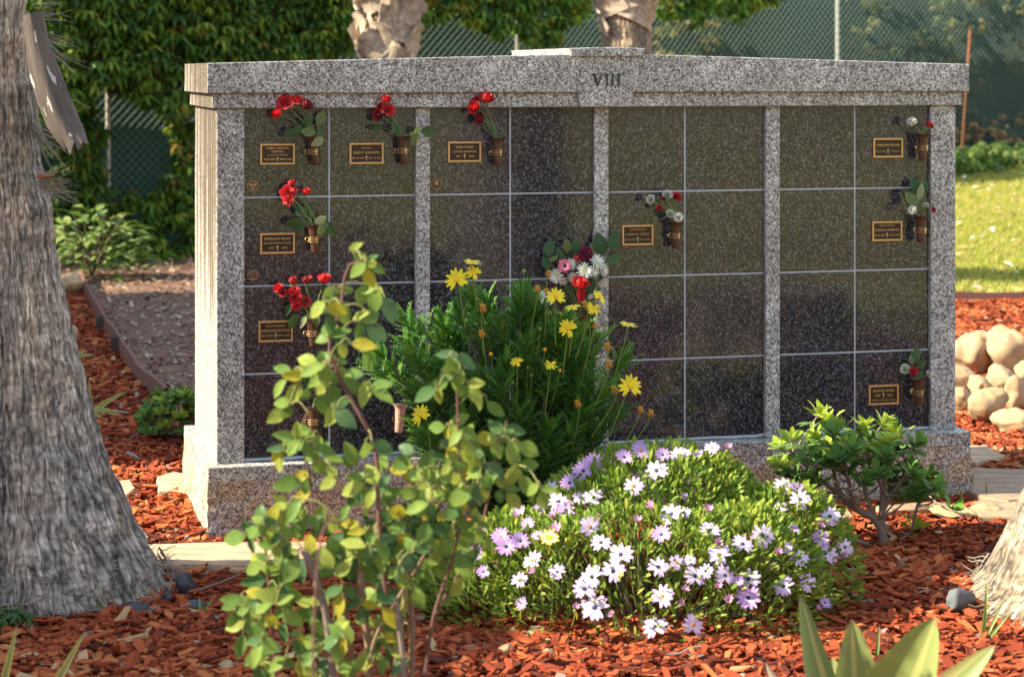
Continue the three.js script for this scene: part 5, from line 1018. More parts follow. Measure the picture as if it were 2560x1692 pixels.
{ // dark root or branch lying towards the right palm
  const a = ground(2335, 1488), b = ground(2480, 1440), t = thing('fallen_branch', 'dark fallen branch lying against the right palm foot', 'branch', a);
  const v = b.clone().sub(a), g = tube([V3(0, 0.008, 0), v.clone().multiplyScalar(0.25).add(V3(0, 0.012, 0.012)), v.clone().multiplyScalar(0.5).add(V3(0, 0.02, -0.008)), v.clone().multiplyScalar(0.78).add(V3(0, 0.03, 0.006)), v.clone().setY(0.04)], 0.004, 0.017, 40, 10), p = g.attributes.position;
  for (let i = 0; i < p.count; i++) { const x = p.getX(i), y = p.getY(i), z = p.getZ(i), n = noise(x * 60, y * 90, z * 60) * 0.004; p.setXYZ(i, x + n, y + n, z - n); }
  g.computeVertexNormals();
  part(t, 'wood', g, std([0.075, 0.055, 0.042], 0.95));
}

// ---------------------------------------------------------------- osteospermum mound
const lobes = [[1630, 6.24, 0.42, 0.3, 0.475], [1965, 6.2, 0.22, 0.22, 0.36], [1330, 6.05, 0.3, 0.26, 0.29], [1620, 5.95, 0.5, 0.26, 0.33], [1850, 6.0, 0.26, 0.24, 0.33], [1200, 6.1, 0.2, 0.2, 0.2]].map(([px, d, rx, rz, h]) => ({ x: (px - 1280) / FOCAL * d, z: -d, rx, rz, h }));
const moundH = (x, z) => { let m = 0; for (const l of lobes) { const q = 1 - ((x - l.x) / l.rx) ** 2 - ((z - l.z) / l.rz) ** 2; if (q > 0) m = Math.max(m, l.h * Math.pow(q, 0.42)); } return m ? m + 0.025 * noise(x * 9, z * 9) : 0; };
function onMound(px, py) { const dir = at(px, py, 1).sub(camera.position); let last = null; for (let d = 5.3; d < 7.2; d += 0.006) { const p = camera.position.clone().addScaledVector(dir, d); if (p.y <= moundH(p.x, p.z)) return p; last = p; if (d > 6.3 && !last) break; } return at(px, py, 6.2); }
const moundN = (x, z) => { const e = 0.02; return V3(moundH(x - e, z) - moundH(x + e, z), 2 * e, moundH(x, z - e) - moundH(x, z + e)).normalize(); };
const mound = thing('daisy_mound', 'mound of lilac white daisies in front of the wall', 'flowering plant', [lobes[0].x, 0, lobes[0].z]);
R = seeded(301);
{
  const o = mound.position, leafG = leafGeo(0.034, 0.0095, { seg: 4, fold: 0.15, bend: 0.15, wide: 0.6, point: 0.7 }), mats = [leafMat(0.19, 0.29, 0.03, 0.35, 0.3), leafMat(0.27, 0.36, 0.035, 0.4, 0.25), leafMat(0.11, 0.2, 0.025, 0.3, 0.3), leafMat(0.38, 0.4, 0.05, 0.4, 0.2)], items = [];
  let tries = 0;
  while (items.length < 15000 && tries++ < 90000) {
    const l = pick(lobes), a = rr(0, TAU), q = Math.sqrt(R()), x = l.x + Math.cos(a) * l.rx * q, z = l.z + Math.sin(a) * l.rz * q, h = moundH(x, z);
    if (h < 0.02) continue;
    const n = moundN(x, z), y = Math.max(0.015, h * (R() < 0.72 ? 1 - 0.25 * R() * R() : rr(0.05, 0.8)) - 0.01);
    const d = n.clone().add(V3(rr(-0.8, 0.8), rr(-0.1, 0.7), rr(-0.8, 0.8)));
    items.push({ m: aim(V3(x, y, z).sub(o), d, V3(rr(-0.5, 0.5), 0.6, rr(-0.5, 0.9)), rr(0.7, 1.25)), v: variety([0.36, 0.32, 0.2, 0.12]) });
  }
  foliage(mound, 'leaf', 'leaves', leafG, mats, items, 260);
  const stems = [];
  for (let i = 0; i < 260; i++) { const l = pick(lobes), a = rr(0, TAU), q = Math.sqrt(R()) * 0.85, x = l.x + Math.cos(a) * l.rx * q, z = l.z + Math.sin(a) * l.rz * q, h = moundH(x, z) * 0.93; if (h > 0.05) stems.push(tube([V3(l.x + (x - l.x) * 0.3, 0, l.z + (z - l.z) * 0.3).sub(o), V3(l.x + (x - l.x) * 0.75, h * 0.5, l.z + (z - l.z) * 0.75).sub(o), V3(x, h, z).sub(o)], 0.003, 0.002, 5, 4)); }
  part(mound, 'stems', join(stems), std([0.12, 0.13, 0.05], 0.9));
}
const lilac = (t, s) => { const k = Math.min(1, Math.pow(t, 1.6) * 0.8 + Math.abs(s) * 0.28); return [lerp(0.82, 0.6, k), lerp(0.74, 0.36, k), lerp(0.84, 0.7, k)]; };
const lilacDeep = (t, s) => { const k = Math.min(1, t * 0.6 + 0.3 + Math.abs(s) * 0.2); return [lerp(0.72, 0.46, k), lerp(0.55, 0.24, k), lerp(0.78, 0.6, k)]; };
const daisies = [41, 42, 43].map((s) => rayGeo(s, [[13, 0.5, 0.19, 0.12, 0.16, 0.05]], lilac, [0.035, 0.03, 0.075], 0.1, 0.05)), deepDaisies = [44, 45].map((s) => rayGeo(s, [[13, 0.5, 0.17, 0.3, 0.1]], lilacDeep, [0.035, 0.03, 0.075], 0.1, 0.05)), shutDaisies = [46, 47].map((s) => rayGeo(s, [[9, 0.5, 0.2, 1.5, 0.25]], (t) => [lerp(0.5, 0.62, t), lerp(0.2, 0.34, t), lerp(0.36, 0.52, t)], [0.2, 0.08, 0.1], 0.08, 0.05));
const orangeDisc = std([0.45, 0.16, 0.02], 0.9), darkDisc = std([0.035, 0.03, 0.075], 0.9), daisyMat = petalMat(0.3), calyx = std([0.16, 0.22, 0.04], 0.8);
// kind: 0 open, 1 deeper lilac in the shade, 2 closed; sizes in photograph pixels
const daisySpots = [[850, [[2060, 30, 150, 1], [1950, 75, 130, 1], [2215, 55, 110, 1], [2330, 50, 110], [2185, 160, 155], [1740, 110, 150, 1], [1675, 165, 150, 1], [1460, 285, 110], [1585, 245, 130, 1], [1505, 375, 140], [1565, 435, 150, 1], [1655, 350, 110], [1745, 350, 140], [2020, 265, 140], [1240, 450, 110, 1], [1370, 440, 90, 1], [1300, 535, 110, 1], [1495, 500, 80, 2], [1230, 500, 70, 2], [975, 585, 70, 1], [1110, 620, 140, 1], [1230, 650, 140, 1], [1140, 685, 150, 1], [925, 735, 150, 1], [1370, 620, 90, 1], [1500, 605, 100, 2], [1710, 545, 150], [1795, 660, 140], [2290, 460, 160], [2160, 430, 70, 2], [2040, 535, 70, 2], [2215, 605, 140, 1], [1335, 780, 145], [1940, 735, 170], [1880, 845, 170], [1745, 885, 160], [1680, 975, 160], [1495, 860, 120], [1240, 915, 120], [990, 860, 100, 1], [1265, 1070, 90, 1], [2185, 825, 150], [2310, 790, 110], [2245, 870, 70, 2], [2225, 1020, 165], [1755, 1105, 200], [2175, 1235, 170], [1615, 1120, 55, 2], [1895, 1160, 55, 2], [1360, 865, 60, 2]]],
  [1700, [[30, 45, 90], [140, 55, 70, 1], [220, 10, 110], [325, 25, 60, 2], [30, 330, 50, 1], [40, 455, 90], [190, 460, 70, 2], [705, 270, 140], [800, 290, 100, 1], [825, 360, 150], [685, 440, 130], [1030, 475, 150], [945, 540, 60, 2], [205, 575, 140], [775, 570, 80, 1], [560, 605, 170], [425, 670, 150], [960, 625, 130, 1], [1120, 685, 140], [235, 675, 70, 2], [270, 740, 165], [70, 775, 80], [730, 690, 90], [815, 765, 140], [990, 725, 180], [1130, 775, 70, 2], [660, 740, 60, 2], [95, 885, 150], [180, 850, 110], [300, 875, 140], [480, 905, 160], [400, 910, 80, 1], [665, 835, 50, 2], [475, 1030, 170, 1], [265, 985, 60, 2], [330, 1060, 70, 2], [720, 955, 150], [865, 930, 140], [985, 1070, 90, 1], [920, 1120, 50, 2], [25, 1000, 60, 2], [35, 1075, 50, 2], [80, 1210, 150]]]];
R = seeded(302);
for (const [x0, list] of daisySpots) for (const [zx, zy, zs, kind = 0] of list) {
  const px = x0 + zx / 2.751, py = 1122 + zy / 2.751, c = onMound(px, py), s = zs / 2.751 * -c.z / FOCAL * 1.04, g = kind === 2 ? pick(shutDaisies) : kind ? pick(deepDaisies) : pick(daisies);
  const toCam = camera.position.clone().sub(c).normalize(), f = moundN(c.x, c.z).multiplyScalar(0.5).addScaledVector(toCam, kind === 2 ? 0.15 : 0.75).add(V3(rr(-0.6, 0.45), rr(0, kind === 2 ? 1 : 0.65), rr(-0.15, 0.25))).normalize();
  const b = c.clone().addScaledVector(f, 0.012).sub(mound.position), fl = new THREE.Group(); fl.name = 'flower'; mound.add(fl);
  fl.position.copy(b); fl.quaternion.setFromUnitVectors(V3(0, 1, 0), f);
  part(fl, 'petals', g, daisyMat).scale.setScalar(s);
  if (kind < 2) part(fl, 'disc', g.userData.disc, R() < 0.2 ? orangeDisc : darkDisc).scale.setScalar(s);
  part(fl, 'stalk', join([new THREE.SphereGeometry(0.0055, 8, 6).translate(0, -0.0075, 0), tube([V3(0, 0, 0), V3(rr(-0.006, 0.006), -0.03, rr(-0.006, 0.006)), V3(0, -0.07, 0)], 0.0022, 0.0022, 5, 5)]), calyx);
}
const deadHead = rayGeo(48, [[9, 0.5, 0.16, 0.9, 0.9, 0.2]], () => [0.2, 0.11, 0.05], [0.12, 0.07, 0.03], 0.2, 0.16);
for (let i = 0; i < 26; i++) { const px = rr(1150, 2080), py = rr(1190, 1560), c = onMound(px, py); if (c.z === -6.2 || moundH(c.x, c.z) < 0.06) continue; const fl = new THREE.Group(); fl.name = 'withered_flower'; mound.add(fl); fl.position.copy(c).sub(mound.position); fl.position.y += 0.012; fl.quaternion.setFromUnitVectors(V3(0, 1, 0), V3(rr(-0.6, 0.6), 0.9, rr(-0.2, 0.8)).normalize()); part(fl, 'petals', deadHead, daisyMat).scale.setScalar(rr(0.018, 0.03)); part(fl, 'stalk', tube([V3(0, 0, 0), V3(0, -0.06, 0)], 0.0018, 0.002, 2, 5), calyx); }
const yellowRay = [51, 52, 53].map((s) => rayGeo(s, [[12, 0.5, 0.17, 0.06, 0.08, 0.12]], () => [0.92, 0.72, 0.008], [0.74, 0.44, 0.01], 0.14, 0.08)), paleYellow = rayGeo(54, [[13, 0.5, 0.18, 0.25, 0.1]], (t) => [0.82, lerp(0.78, 0.55, t), lerp(0.5, 0.03, t)], [0.7, 0.45, 0.02], 0.2, 0.08);
const wilted = rayGeo(55, [[9, 0.6, 0.2, -0.2, 0.9], [7, 0.5, 0.2, 0.6, 0.2]], () => [0.62, 0.28, 0.01], [0.45, 0.2, 0.02], 0.28, 0.2);
{ // one yellow and white daisy among the lilac ones
  const c = onMound(1374, 1371), t = thing('yellow_daisy', 'single white and yellow daisy among the lilac ones', 'flower', V3(c.x, 0, c.z)), h = c.y + 0.03;
  part(t, 'stalk', tube([V3(0, 0, 0), V3(0.01, h * 0.5, 0), V3(0, h, 0)], 0.002, 0.002, 6, 5), calyx);
  const f = new THREE.Group(); f.name = 'flower'; t.add(f); f.position.set(0, h, 0); f.quaternion.setFromUnitVectors(V3(0, 1, 0), V3(-0.1, 0.75, 0.6).normalize());
  part(f, 'petals', paleYellow, daisyMat).scale.setScalar(0.058); part(f, 'disc', paleYellow.userData.disc, std(paleYellow.userData.discColor, 0.9)).scale.setScalar(0.058);
}

// ---------------------------------------------------------------- yellow daisy bush with ferny leaves
function fernLeaf() {   // a flat comb of narrow lobes along a rib, y to the tip
  const pos = [], idx = [];
  const blade = (x, y, dx, dy, l, w) => { const k = pos.length / 3, n = Math.hypot(dx, dy), ux = dx / n, uy = dy / n; pos.push(x - uy * w, y + ux * w, 0, x + uy * w, y - ux * w, 0, x + ux * l * 0.6 - uy * w * 1.1, y + uy * l * 0.6 + ux * w * 1.1, 0.004, x + ux * l * 0.6 + uy * w * 1.1, y + uy * l * 0.6 - ux * w * 1.1, 0.004, x + ux * l, y + uy * l, 0.001); idx.push(k, k + 1, k + 2, k + 1, k + 3, k + 2, k + 2, k + 3, k + 4); };
  blade(0, 0, 0, 1, 0.082, 0.0022);
  for (let i = 0; i < 5; i++) for (const s of [-1, 1]) blade(0, 0.024 + i * 0.011, s * 0.8, 1, 0.024 - i * 0.0022, 0.0019);
  for (let i = 0; i < pos.length; i += 3) pos[i + 2] -= pos[i + 1] * pos[i + 1] * 3.2;
  return setGeo(pos, idx);
}
const ferny = fernLeaf();
const bushO = ground(1290, 1400).setY(0); bushO.z = -6.62; bushO.x = 10 / FOCAL * 6.62;
const bush = thing('yellow_daisy_bush', 'dark green ferny bush with yellow daisies before the wall', 'flowering plant', bushO);
const onBush = (px, py, d) => at(px, py, d).sub(bushO);
R = seeded(401);
{
  const mats = [leafMat(0.06, 0.18, 0.016, 0.3, 0.08), leafMat(0.09, 0.23, 0.02, 0.32, 0.06), leafMat(0.14, 0.29, 0.025, 0.35, 0.06), leafMat(0.04, 0.125, 0.014, 0.28, 0.08)], items = [], woods = [];
  // outline of the leafy crown in the photograph: half-width round x = 1285 for each height
  const halfL = edge([[720, 60], [760, 130], [800, 220], [840, 330], [900, 360], [1000, 350], [1080, 290], [1150, 220], [1240, 130]]), halfR = edge([[720, 20], [780, 50], [820, 90], [850, 190], [900, 260], [960, 320], [1010, 300], [1080, 260], [1150, 190], [1240, 100]]);
  for (let k = 0; k < 250; k++) {
    const py = lerp(752, 1250, Math.pow(R(), 0.85)), u = rr(-1, 1), px = 1285 + u * (u < 0 ? halfL(py) : halfR(py)) * Math.sqrt(R() * 0.6 + 0.4), d = 6.62 + rr(-0.24, 0.17) * (1 - 0.3 * Math.abs(u));
    const tip = onBush(px, py, d), out = V3(tip.x * 1.1, 0.42, tip.z * 1.1 + 0.04).normalize();
    woods.push(tube([V3(rr(-0.03, 0.03), 0, rr(-0.03, 0.03)), V3(tip.x * 0.35, tip.y * 0.45, tip.z * 0.4), tip.clone().addScaledVector(out, -0.06), tip], 0.0042, 0.0022, 8, 5));
    for (let j = 0; j < 19; j++) {
      const t = j / 19, a = j * 2.4 + k, sp = 0.35 + 0.9 * t, side = V3(Math.cos(a), Math.sin(a) * 0.4, Math.sin(a)), dir = out.clone().addScaledVector(side, sp).addScaledVector(V3(0, 1, 0), 0.25);
      items.push({ m: aim(tip.clone().addScaledVector(out, 0.02 - t * 0.1), dir, side.clone().multiplyScalar(-1).add(V3(0, 1.2, 0.2)), rr(0.8, 1.2)), v: variety([0.34, 0.3, 0.16, 0.2]) });
    }
  }
  part(bush, 'stems', join(woods), std([0.1, 0.12, 0.05], 0.9));
  foliage(bush, 'ferny_leaf', 'leaves', ferny, mats, items, 240);
}
function yellowFlower(px, py, size, face, geo, d) {
  const c = onBush(px, py, d), fl = new THREE.Group(), f = V3(...face).normalize(), s = size * d / FOCAL; fl.name = 'flower'; bush.add(fl); fl.position.copy(c); fl.quaternion.setFromUnitVectors(V3(0, 1, 0), f);
  part(fl, 'petals', geo, daisyMat).scale.setScalar(s); part(fl, 'disc', geo.userData.disc, std(geo.userData.discColor, 0.9)).scale.setScalar(s);
  const inv = fl.quaternion.clone().invert(), tgt = V3(c.x * -0.16 + rr(-0.02, 0.02), -0.16, -0.05).applyQuaternion(inv);
  part(fl, 'stalk', join([tube([V3(0, 0, 0), V3(0, -0.03, 0), tgt], 0.0018, 0.0018, 7, 5), new THREE.SphereGeometry(s * 0.13, 8, 6).scale(1, 0.6, 1).translate(0, -s * 0.1, 0)]), calyx);
}
R = seeded(402);
[[1141, 698, 60, [-0.15, 0.5, 0.85]], [1184, 681, 42, [0.1, 0.55, 0.7]], [1181, 655, 48, [0.1, 1, 0.2]], [1390, 741, 50, [0.05, 0.6, 0.8]], [1432, 768, 44, [-0.1, 1, 0.25]], [1484, 771, 42, [0.2, 0.7, 0.7]], [1499, 742, 44, [0.6, 0.5, 0.35]], [1420, 820, 48, [0, 0.3, 1]], [1571, 811, 50, [0.15, 1, 0.15]], [1576, 965, 60, [0.15, 0.45, 0.9]], [1292, 904, 35, [-0.05, 0.8, 0.6]], [1377, 912, 35, [0.05, 0.8, 0.6]], [1051, 1037, 54, [-0.5, 0.4, 0.8]]].forEach(([x, y, s, f], i) => yellowFlower(x, y, s, f, yellowRay[i % 3], 6.36));
[[1207, 766], [1203, 830], [1373, 680], [1344, 718], [1366, 725], [1489, 810], [1518, 862], [1521, 905], [1535, 970], [1443, 1005], [1602, 1021], [1628, 1029], [1461, 757], [1160, 1105]].forEach(([x, y]) => yellowFlower(x, y, rr(15, 20), [rr(-0.4, 0.4), 0.9, rr(0, 0.5)], wilted, 6.4));
for (const [x, y, y2] of [[1362, 874, 1], [1227, 885, 1], [1310, 678, 0], [1438, 797, 0], [1513, 812, 0], [1350, 822, 0], [1320, 919, 0], [1329, 938, 0], [1399, 926, 1], [1281, 956, 0]]) { const c = onBush(x, y, 6.4), b = new THREE.Group(); b.name = 'bud'; bush.add(b); b.position.copy(c); part(b, 'bud_head', new THREE.SphereGeometry(0.0065, 10, 8), y2 ? std([0.6, 0.32, 0.01], 0.8) : calyx); part(b, 'stalk', tube([V3(0, 0, 0), V3(c.x * -0.05, -0.04, -0.01), V3(c.x * -0.15, -0.1, -0.03)], 0.0013, 0.0013, 6, 4), calyx); }

{ // low yellow flowers behind the rose canes
  const o = ground(1040, 1440).setY(0), t = thing('yellow_flower_clump', 'low clump of small yellow flowers behind the rose canes', 'flowering plant', o), items = [];
  R = seeded(403);
  for (let i = 0; i < 900; i++) { const a = rr(0, TAU), q = Math.sqrt(R()), x = Math.cos(a) * 0.3 * q, z = Math.sin(a) * 0.2 * q, h = rr(0.01, 0.22) * (1.1 - q); items.push({ m: aim(V3(x, h, z), V3(x * 2 + rr(-0.5, 0.5), 0.9, z * 2 + rr(-0.5, 0.5)), V3(0, 0.4, 1), rr(0.6, 0.95)), v: variety([0.4, 0.3, 0.3]) }); }
  foliage(t, 'ferny_leaf', 'leaves', ferny, [leafMat(0.045, 0.11, 0.02), leafMat(0.07, 0.14, 0.025), leafMat(0.1, 0.17, 0.03)], items, 60);
  [[1023, 1227, 38, paleYellow], [1086, 1267, 21], [1064, 1293, 26], [970, 1300, 20], [1101, 1298, 21], [981, 1402, 21], [1079, 1393, 19], [1141, 1416, 22], [937, 1427, 18], [1026, 1284, 16], [1297, 1420, 18], [1326, 1437, 16]].forEach(([x, y, s, g = yellowRay[s % 3]], i) => {
    const d = 6.42, c = at(x, y, d).sub(o), fl = new THREE.Group(), sc = s * d / FOCAL; fl.name = 'flower'; t.add(fl); fl.position.copy(c); fl.quaternion.setFromUnitVectors(V3(0, 1, 0), V3(rr(-0.5, 0.3), 0.7, 0.5).normalize());
    part(fl, 'petals', g, daisyMat).scale.setScalar(sc); part(fl, 'disc', g.userData.disc, std(g.userData.discColor, 0.9)).scale.setScalar(sc);
    const st = part(t, 'stalk', tube([c, V3(c.x * 0.8, c.y * 0.5, c.z * 0.8), V3(c.x * 0.5, 0, c.z * 0.5)], 0.0018, 0.002, 6, 5), calyx);
  });
}

// ---------------------------------------------------------------- rose bush in front
const roseO = V3((900 - 1280) / FOCAL * 4.48, 0, -4.48);
const roseBush = thing('rose_bush', 'tall leafy rose bush with brown canes in the foreground', 'shrub', roseO);
R = seeded(501);
{
  const RD = 4.45, P = (px, py, d = RD) => at(px, py, d).sub(roseO), bark = std([0.12, 0.055, 0.042], 0.8), oldBark = std([0.2, 0.13, 0.08], 0.9), greyBark = std([0.17, 0.13, 0.1], 0.95), nodes = [];
  const cane = (pts, r0, r1, mat, d = RD) => { const v = pts.map(([x, y], i) => P(x, y, d - 0.77).add(V3(0, 0, i ? 0.006 * Math.sin(i * 4 + x) : 0))); v[0].y = Math.min(v[0].y, 0); part(roseBush, 'cane', tube(v, r0 * 0.78, r1 * 0.8, 40, 8), mat); const c = new THREE.CatmullRomCurve3(v); for (let i = 2; i <= 30; i++) nodes.push(c.getPointAt(i / 30)); };
  cane([[1000, 1770], [975, 1560], [955, 1400], [945, 1250], [938, 1130], [905, 1045], [860, 970], [832, 900], [822, 850], [850, 780], [862, 690], [880, 655], [905, 650]], 0.0095, 0.0035, bark, 5.2);
  cane([[930, 1770], [918, 1600], [906, 1500], [899, 1425]], 0.0105, 0.0095, oldBark, 5.22);
  cane([[850, 1770], [818, 1560], [790, 1450], [768, 1390], [756, 1374]], 0.0115, 0.0105, greyBark, 5.17);
  cane([[800, 1770], [788, 1550], [784, 1370], [778, 1250], [768, 1160], [750, 1080], [770, 1030]], 0.005, 0.003, bark, 5.25);
  cane([[700, 1770], [680, 1560], [668, 1440], [662, 1330], [655, 1260]], 0.005, 0.003, bark, 5.22);
  cane([[1040, 1770], [1080, 1560], [1130, 1400], [1150, 1300], [1150, 1180], [1146, 1080], [1142, 960], [1140, 900]], 0.006, 0.0028, bark, 5.24);
  cane([[1010, 1770], [1030, 1560], [1016, 1440], [998, 1330], [1000, 1290]], 0.009, 0.008, oldBark, 5.3);
  cane([[985, 1770], [1100, 1520], [1180, 1380], [1215, 1270], [1245, 1120], [1268, 1060]], 0.005, 0.0028, bark, 5.3);
  cane([[900, 1770], [930, 1620], [985, 1510], [1030, 1440], [1062, 1385]], 0.0055, 0.004, oldBark, 5.18);
  cane([[1020, 1770], [1006, 1640], [996, 1560], [990, 1500]], 0.008, 0.007, greyBark, 5.15);
  cane([[890, 1770], [880, 1660], [868, 1560], [858, 1480]], 0.009, 0.006, oldBark, 5.27);
  cane([[980, 1770], [990, 1640], [1006, 1540], [1014, 1450], [1012, 1410]], 0.0075, 0.0065, std([0.22, 0.2, 0.07], 0.85), 5.2);
  cane([[770, 1300], [820, 1300], [850, 1310]], 0.003, 0.003, bark);
  const spots = [[905, 646, -30], [943, 670, -35], [905, 740, -110], [922, 698, -80], [936, 754, -100], [975, 775, -65], [901, 789, 200], [943, 832, -35], [912, 863, -5], [922, 905, -60], [849, 761, -20], [796, 775, 200], [856, 782, -70], [824, 814, -80], [810, 842, 190], [852, 832, 20], [856, 853, -10], [845, 891, -55], [800, 905, 230], [765, 898, 160], [779, 926, 200], [736, 937, 190], [698, 972, 235], [733, 986, 240], [793, 951, 210], [835, 989, -70], [856, 937, -60], [880, 961, -50], [915, 972, -35], [950, 965, 30], [957, 989, -30], [814, 1014, -45], [691, 1039, 215], [715, 1035, 250], [828, 1046, 225], [863, 1046, -35], [708, 1091, 160], [740, 1109, 200], [694, 1133, 240], [772, 1126, -60], [877, 1133, 120], [961, 1119, -20], [695, 1155, 245], [740, 1107, 170], [800, 1168, -80], [835, 1149, -15], [876, 1141, 80], [751, 1190, 200], [717, 1209, 190], [702, 1255, 130], [751, 1243, 220], [733, 1277, 240], [706, 1300, 250], [650, 1292, 100], [680, 1285, 60], [627, 1330, 215], [582, 1345, 190], [680, 1345, -60], [748, 1323, 240], [812, 1323, -20], [819, 1206, 210], [880, 1221, 200], [887, 1247, 230], [861, 1281, 240], [925, 1251, -110], [929, 1187, 70], [982, 1232, 30], [1001, 1168, 20], [997, 1281, -20], [891, 1330, 180], [880, 1360, 170], [933, 1345, -40], [835, 1357, 230], [884, 1425, 250], [902, 1410, -70], [842, 1410, 240], [714, 1372, -60], [691, 1387, 250], [631, 1421, 210], [634, 1451, 190], [751, 1428, -80], [729, 1428, 250], [714, 1462, -100], [578, 1500, 170], [665, 1496, -25], [627, 1519, 220], [581, 1553, 255], [623, 1549, 270], [649, 1576, -40], [600, 1617, 260], [714, 1523, -70], [733, 1546, -40], [710, 1583, -90], [812, 1572, 150], [850, 1568, 40], [819, 1606, 200], [767, 1670, 160], [800, 1666, -20], [691, 1659, 210], [676, 1681, 240], [872, 1681, 60], [1001, 1440, -80], [1035, 1410, -60], [1046, 1496, -70], [1118, 889, 170], [1168, 903, -20], [1123, 934, 200], [1062, 984, 205], [1095, 962, 210], [1140, 956, -80], [1190, 990, -50], [1240, 1023, -40], [1090, 1068, 180], [1140, 1073, 100], [1173, 1087, -30], [1218, 1095, 10], [1140, 1135, 240], [1168, 1162, -70], [1240, 1068, 140], [1290, 1076, -10], [1240, 1129, -90], [1324, 1123, -25], [1290, 1112, -15], [1240, 1179, -40], [1212, 1207, -100], [1185, 1213, -90], [1324, 1162, 0], [1318, 1218, -60], [1358, 1252, -75], [1285, 1252, -45], [1112, 1190, 160], [1123, 1235, 210], [1090, 1235, 190], [1207, 1240, -80], [1134, 1274, 230], [1190, 1290, -85], [1101, 1324, 190], [1157, 1307, -70], [1034, 1185, 150], [928, 1185, 120], [1060, 1330, 60], [1015, 1350, -30], [1040, 1270, 200], [1070, 1190, 120], [960, 1380, -60], [1110, 1380, -70], [1160, 1350, -60], [1200, 1340, -80], [1075, 1440, -75], [985, 1560, 40], [940, 1590, 200], [745, 1620, -60], [905, 1660, 200], [640, 1640, 250], [1280, 1190, 60], [1165, 1240, 60], [1195, 1150, 100], ...Array.from({ length: 62 }, () => [rr(600, 1010), rr(1280, 1700), rr(0, 360)]), ...Array.from({ length: 26 }, () => [rr(990, 1210), rr(1120, 1480), rr(0, 360)])];
  const leafA = leafGeo(1, 0.62, { seg: 9, fold: 0.2, bend: 0.3, wide: 0.46, point: 0.85, wave: 0.03 }), leafB = leafGeo(1, 0.52, { seg: 9, fold: 0.45, bend: 0.12, wide: 0.44, point: 0.85, wave: 0.05 }), mats = [leafMat(0.13, 0.23, 0.04, 0.42, 0.2), leafMat(0.2, 0.3, 0.05, 0.45, 0.15), leafMat(0.07, 0.15, 0.04, 0.35, 0.25), leafMat(0.3, 0.36, 0.06, 0.45, 0.15), leafMat(0.4, 0.36, 0.03, 0.45, 0.1), leafMat(0.09, 0.17, 0.07, 0.35, 0.2)];
  const petiole = [], open = [];
  for (const [x, y, a] of spots) {   // a leaf of three to five leaflets: one at the seen place, its neighbours beside and behind it
    const d = RD + rr(-0.1, 0.12), L = rr(48, 72) * d / FOCAL, q = a * Math.PI / 180, dir = V3(Math.cos(q), Math.sin(q), rr(-0.4, 0.4)).normalize(), b = P(x, y, d).addScaledVector(dir, -L / 2), side = V3(-dir.y, dir.x, rr(-0.5, 0.5)).normalize();
    open.push({ b, dir, L });
    for (const s of [-1, 1]) if (R() < 0.62) open.push({ b: b.clone().addScaledVector(dir, -L * rr(0.1, 0.45)), dir: dir.clone().multiplyScalar(0.45).addScaledVector(side, s * rr(0.7, 1.2)).normalize(), L: L * rr(0.6, 0.9) });
  }
  for (const l of open) {
    const m = part(roseBush, 'leaf', R() < 0.6 ? leafA : leafB, mats[variety([0.25, 0.28, 0.16, 0.18, 0.06, 0.07])]);
    m.matrixAutoUpdate = false; m.matrix.copy(aim(l.b, l.dir, V3(rr(-0.5, 0.5), rr(0.1, 0.9), 0.9), l.L));
  }
  // stalks: each leaf joins the nearest cane or the nearest leaf already joined
  const todo = open.map((l) => l.b);
  while (todo.length) {
    let best = 1e9, bi = 0, bj = 0;
    todo.forEach((p, i) => nodes.forEach((q, j) => { const e = p.distanceToSquared(q) + Math.max(0, q.y - p.y - 0.02) * 0.01; if (e < best) { best = e; bi = i; bj = j; } }));
    const p = todo.splice(bi, 1)[0], q = nodes[bj];
    petiole.push(tube([q, q.clone().lerp(p, 0.5).add(V3(0, 0.012, 0)), p], 0.0019, 0.0013, 7, 5)); nodes.push(p);
  }
  part(roseBush, 'leaf_stalks', join(petiole), std([0.2, 0.2, 0.06], 0.8));
  const thorns = []; for (let i = 0; i < 70; i++) { const q = nodes[Math.floor(R() * 200)], a = rr(0, TAU); thorns.push(new THREE.ConeGeometry(0.003, 0.012, 5).rotateZ(Math.PI / 2 * (R() < 0.5 ? 1 : -1) + 0.3).translate(q.x + rr(-0.006, 0.006), q.y, q.z + rr(-0.004, 0.008))); }
  part(roseBush, 'thorns', join(thorns), bark).userData.kind = 'stuff';
}

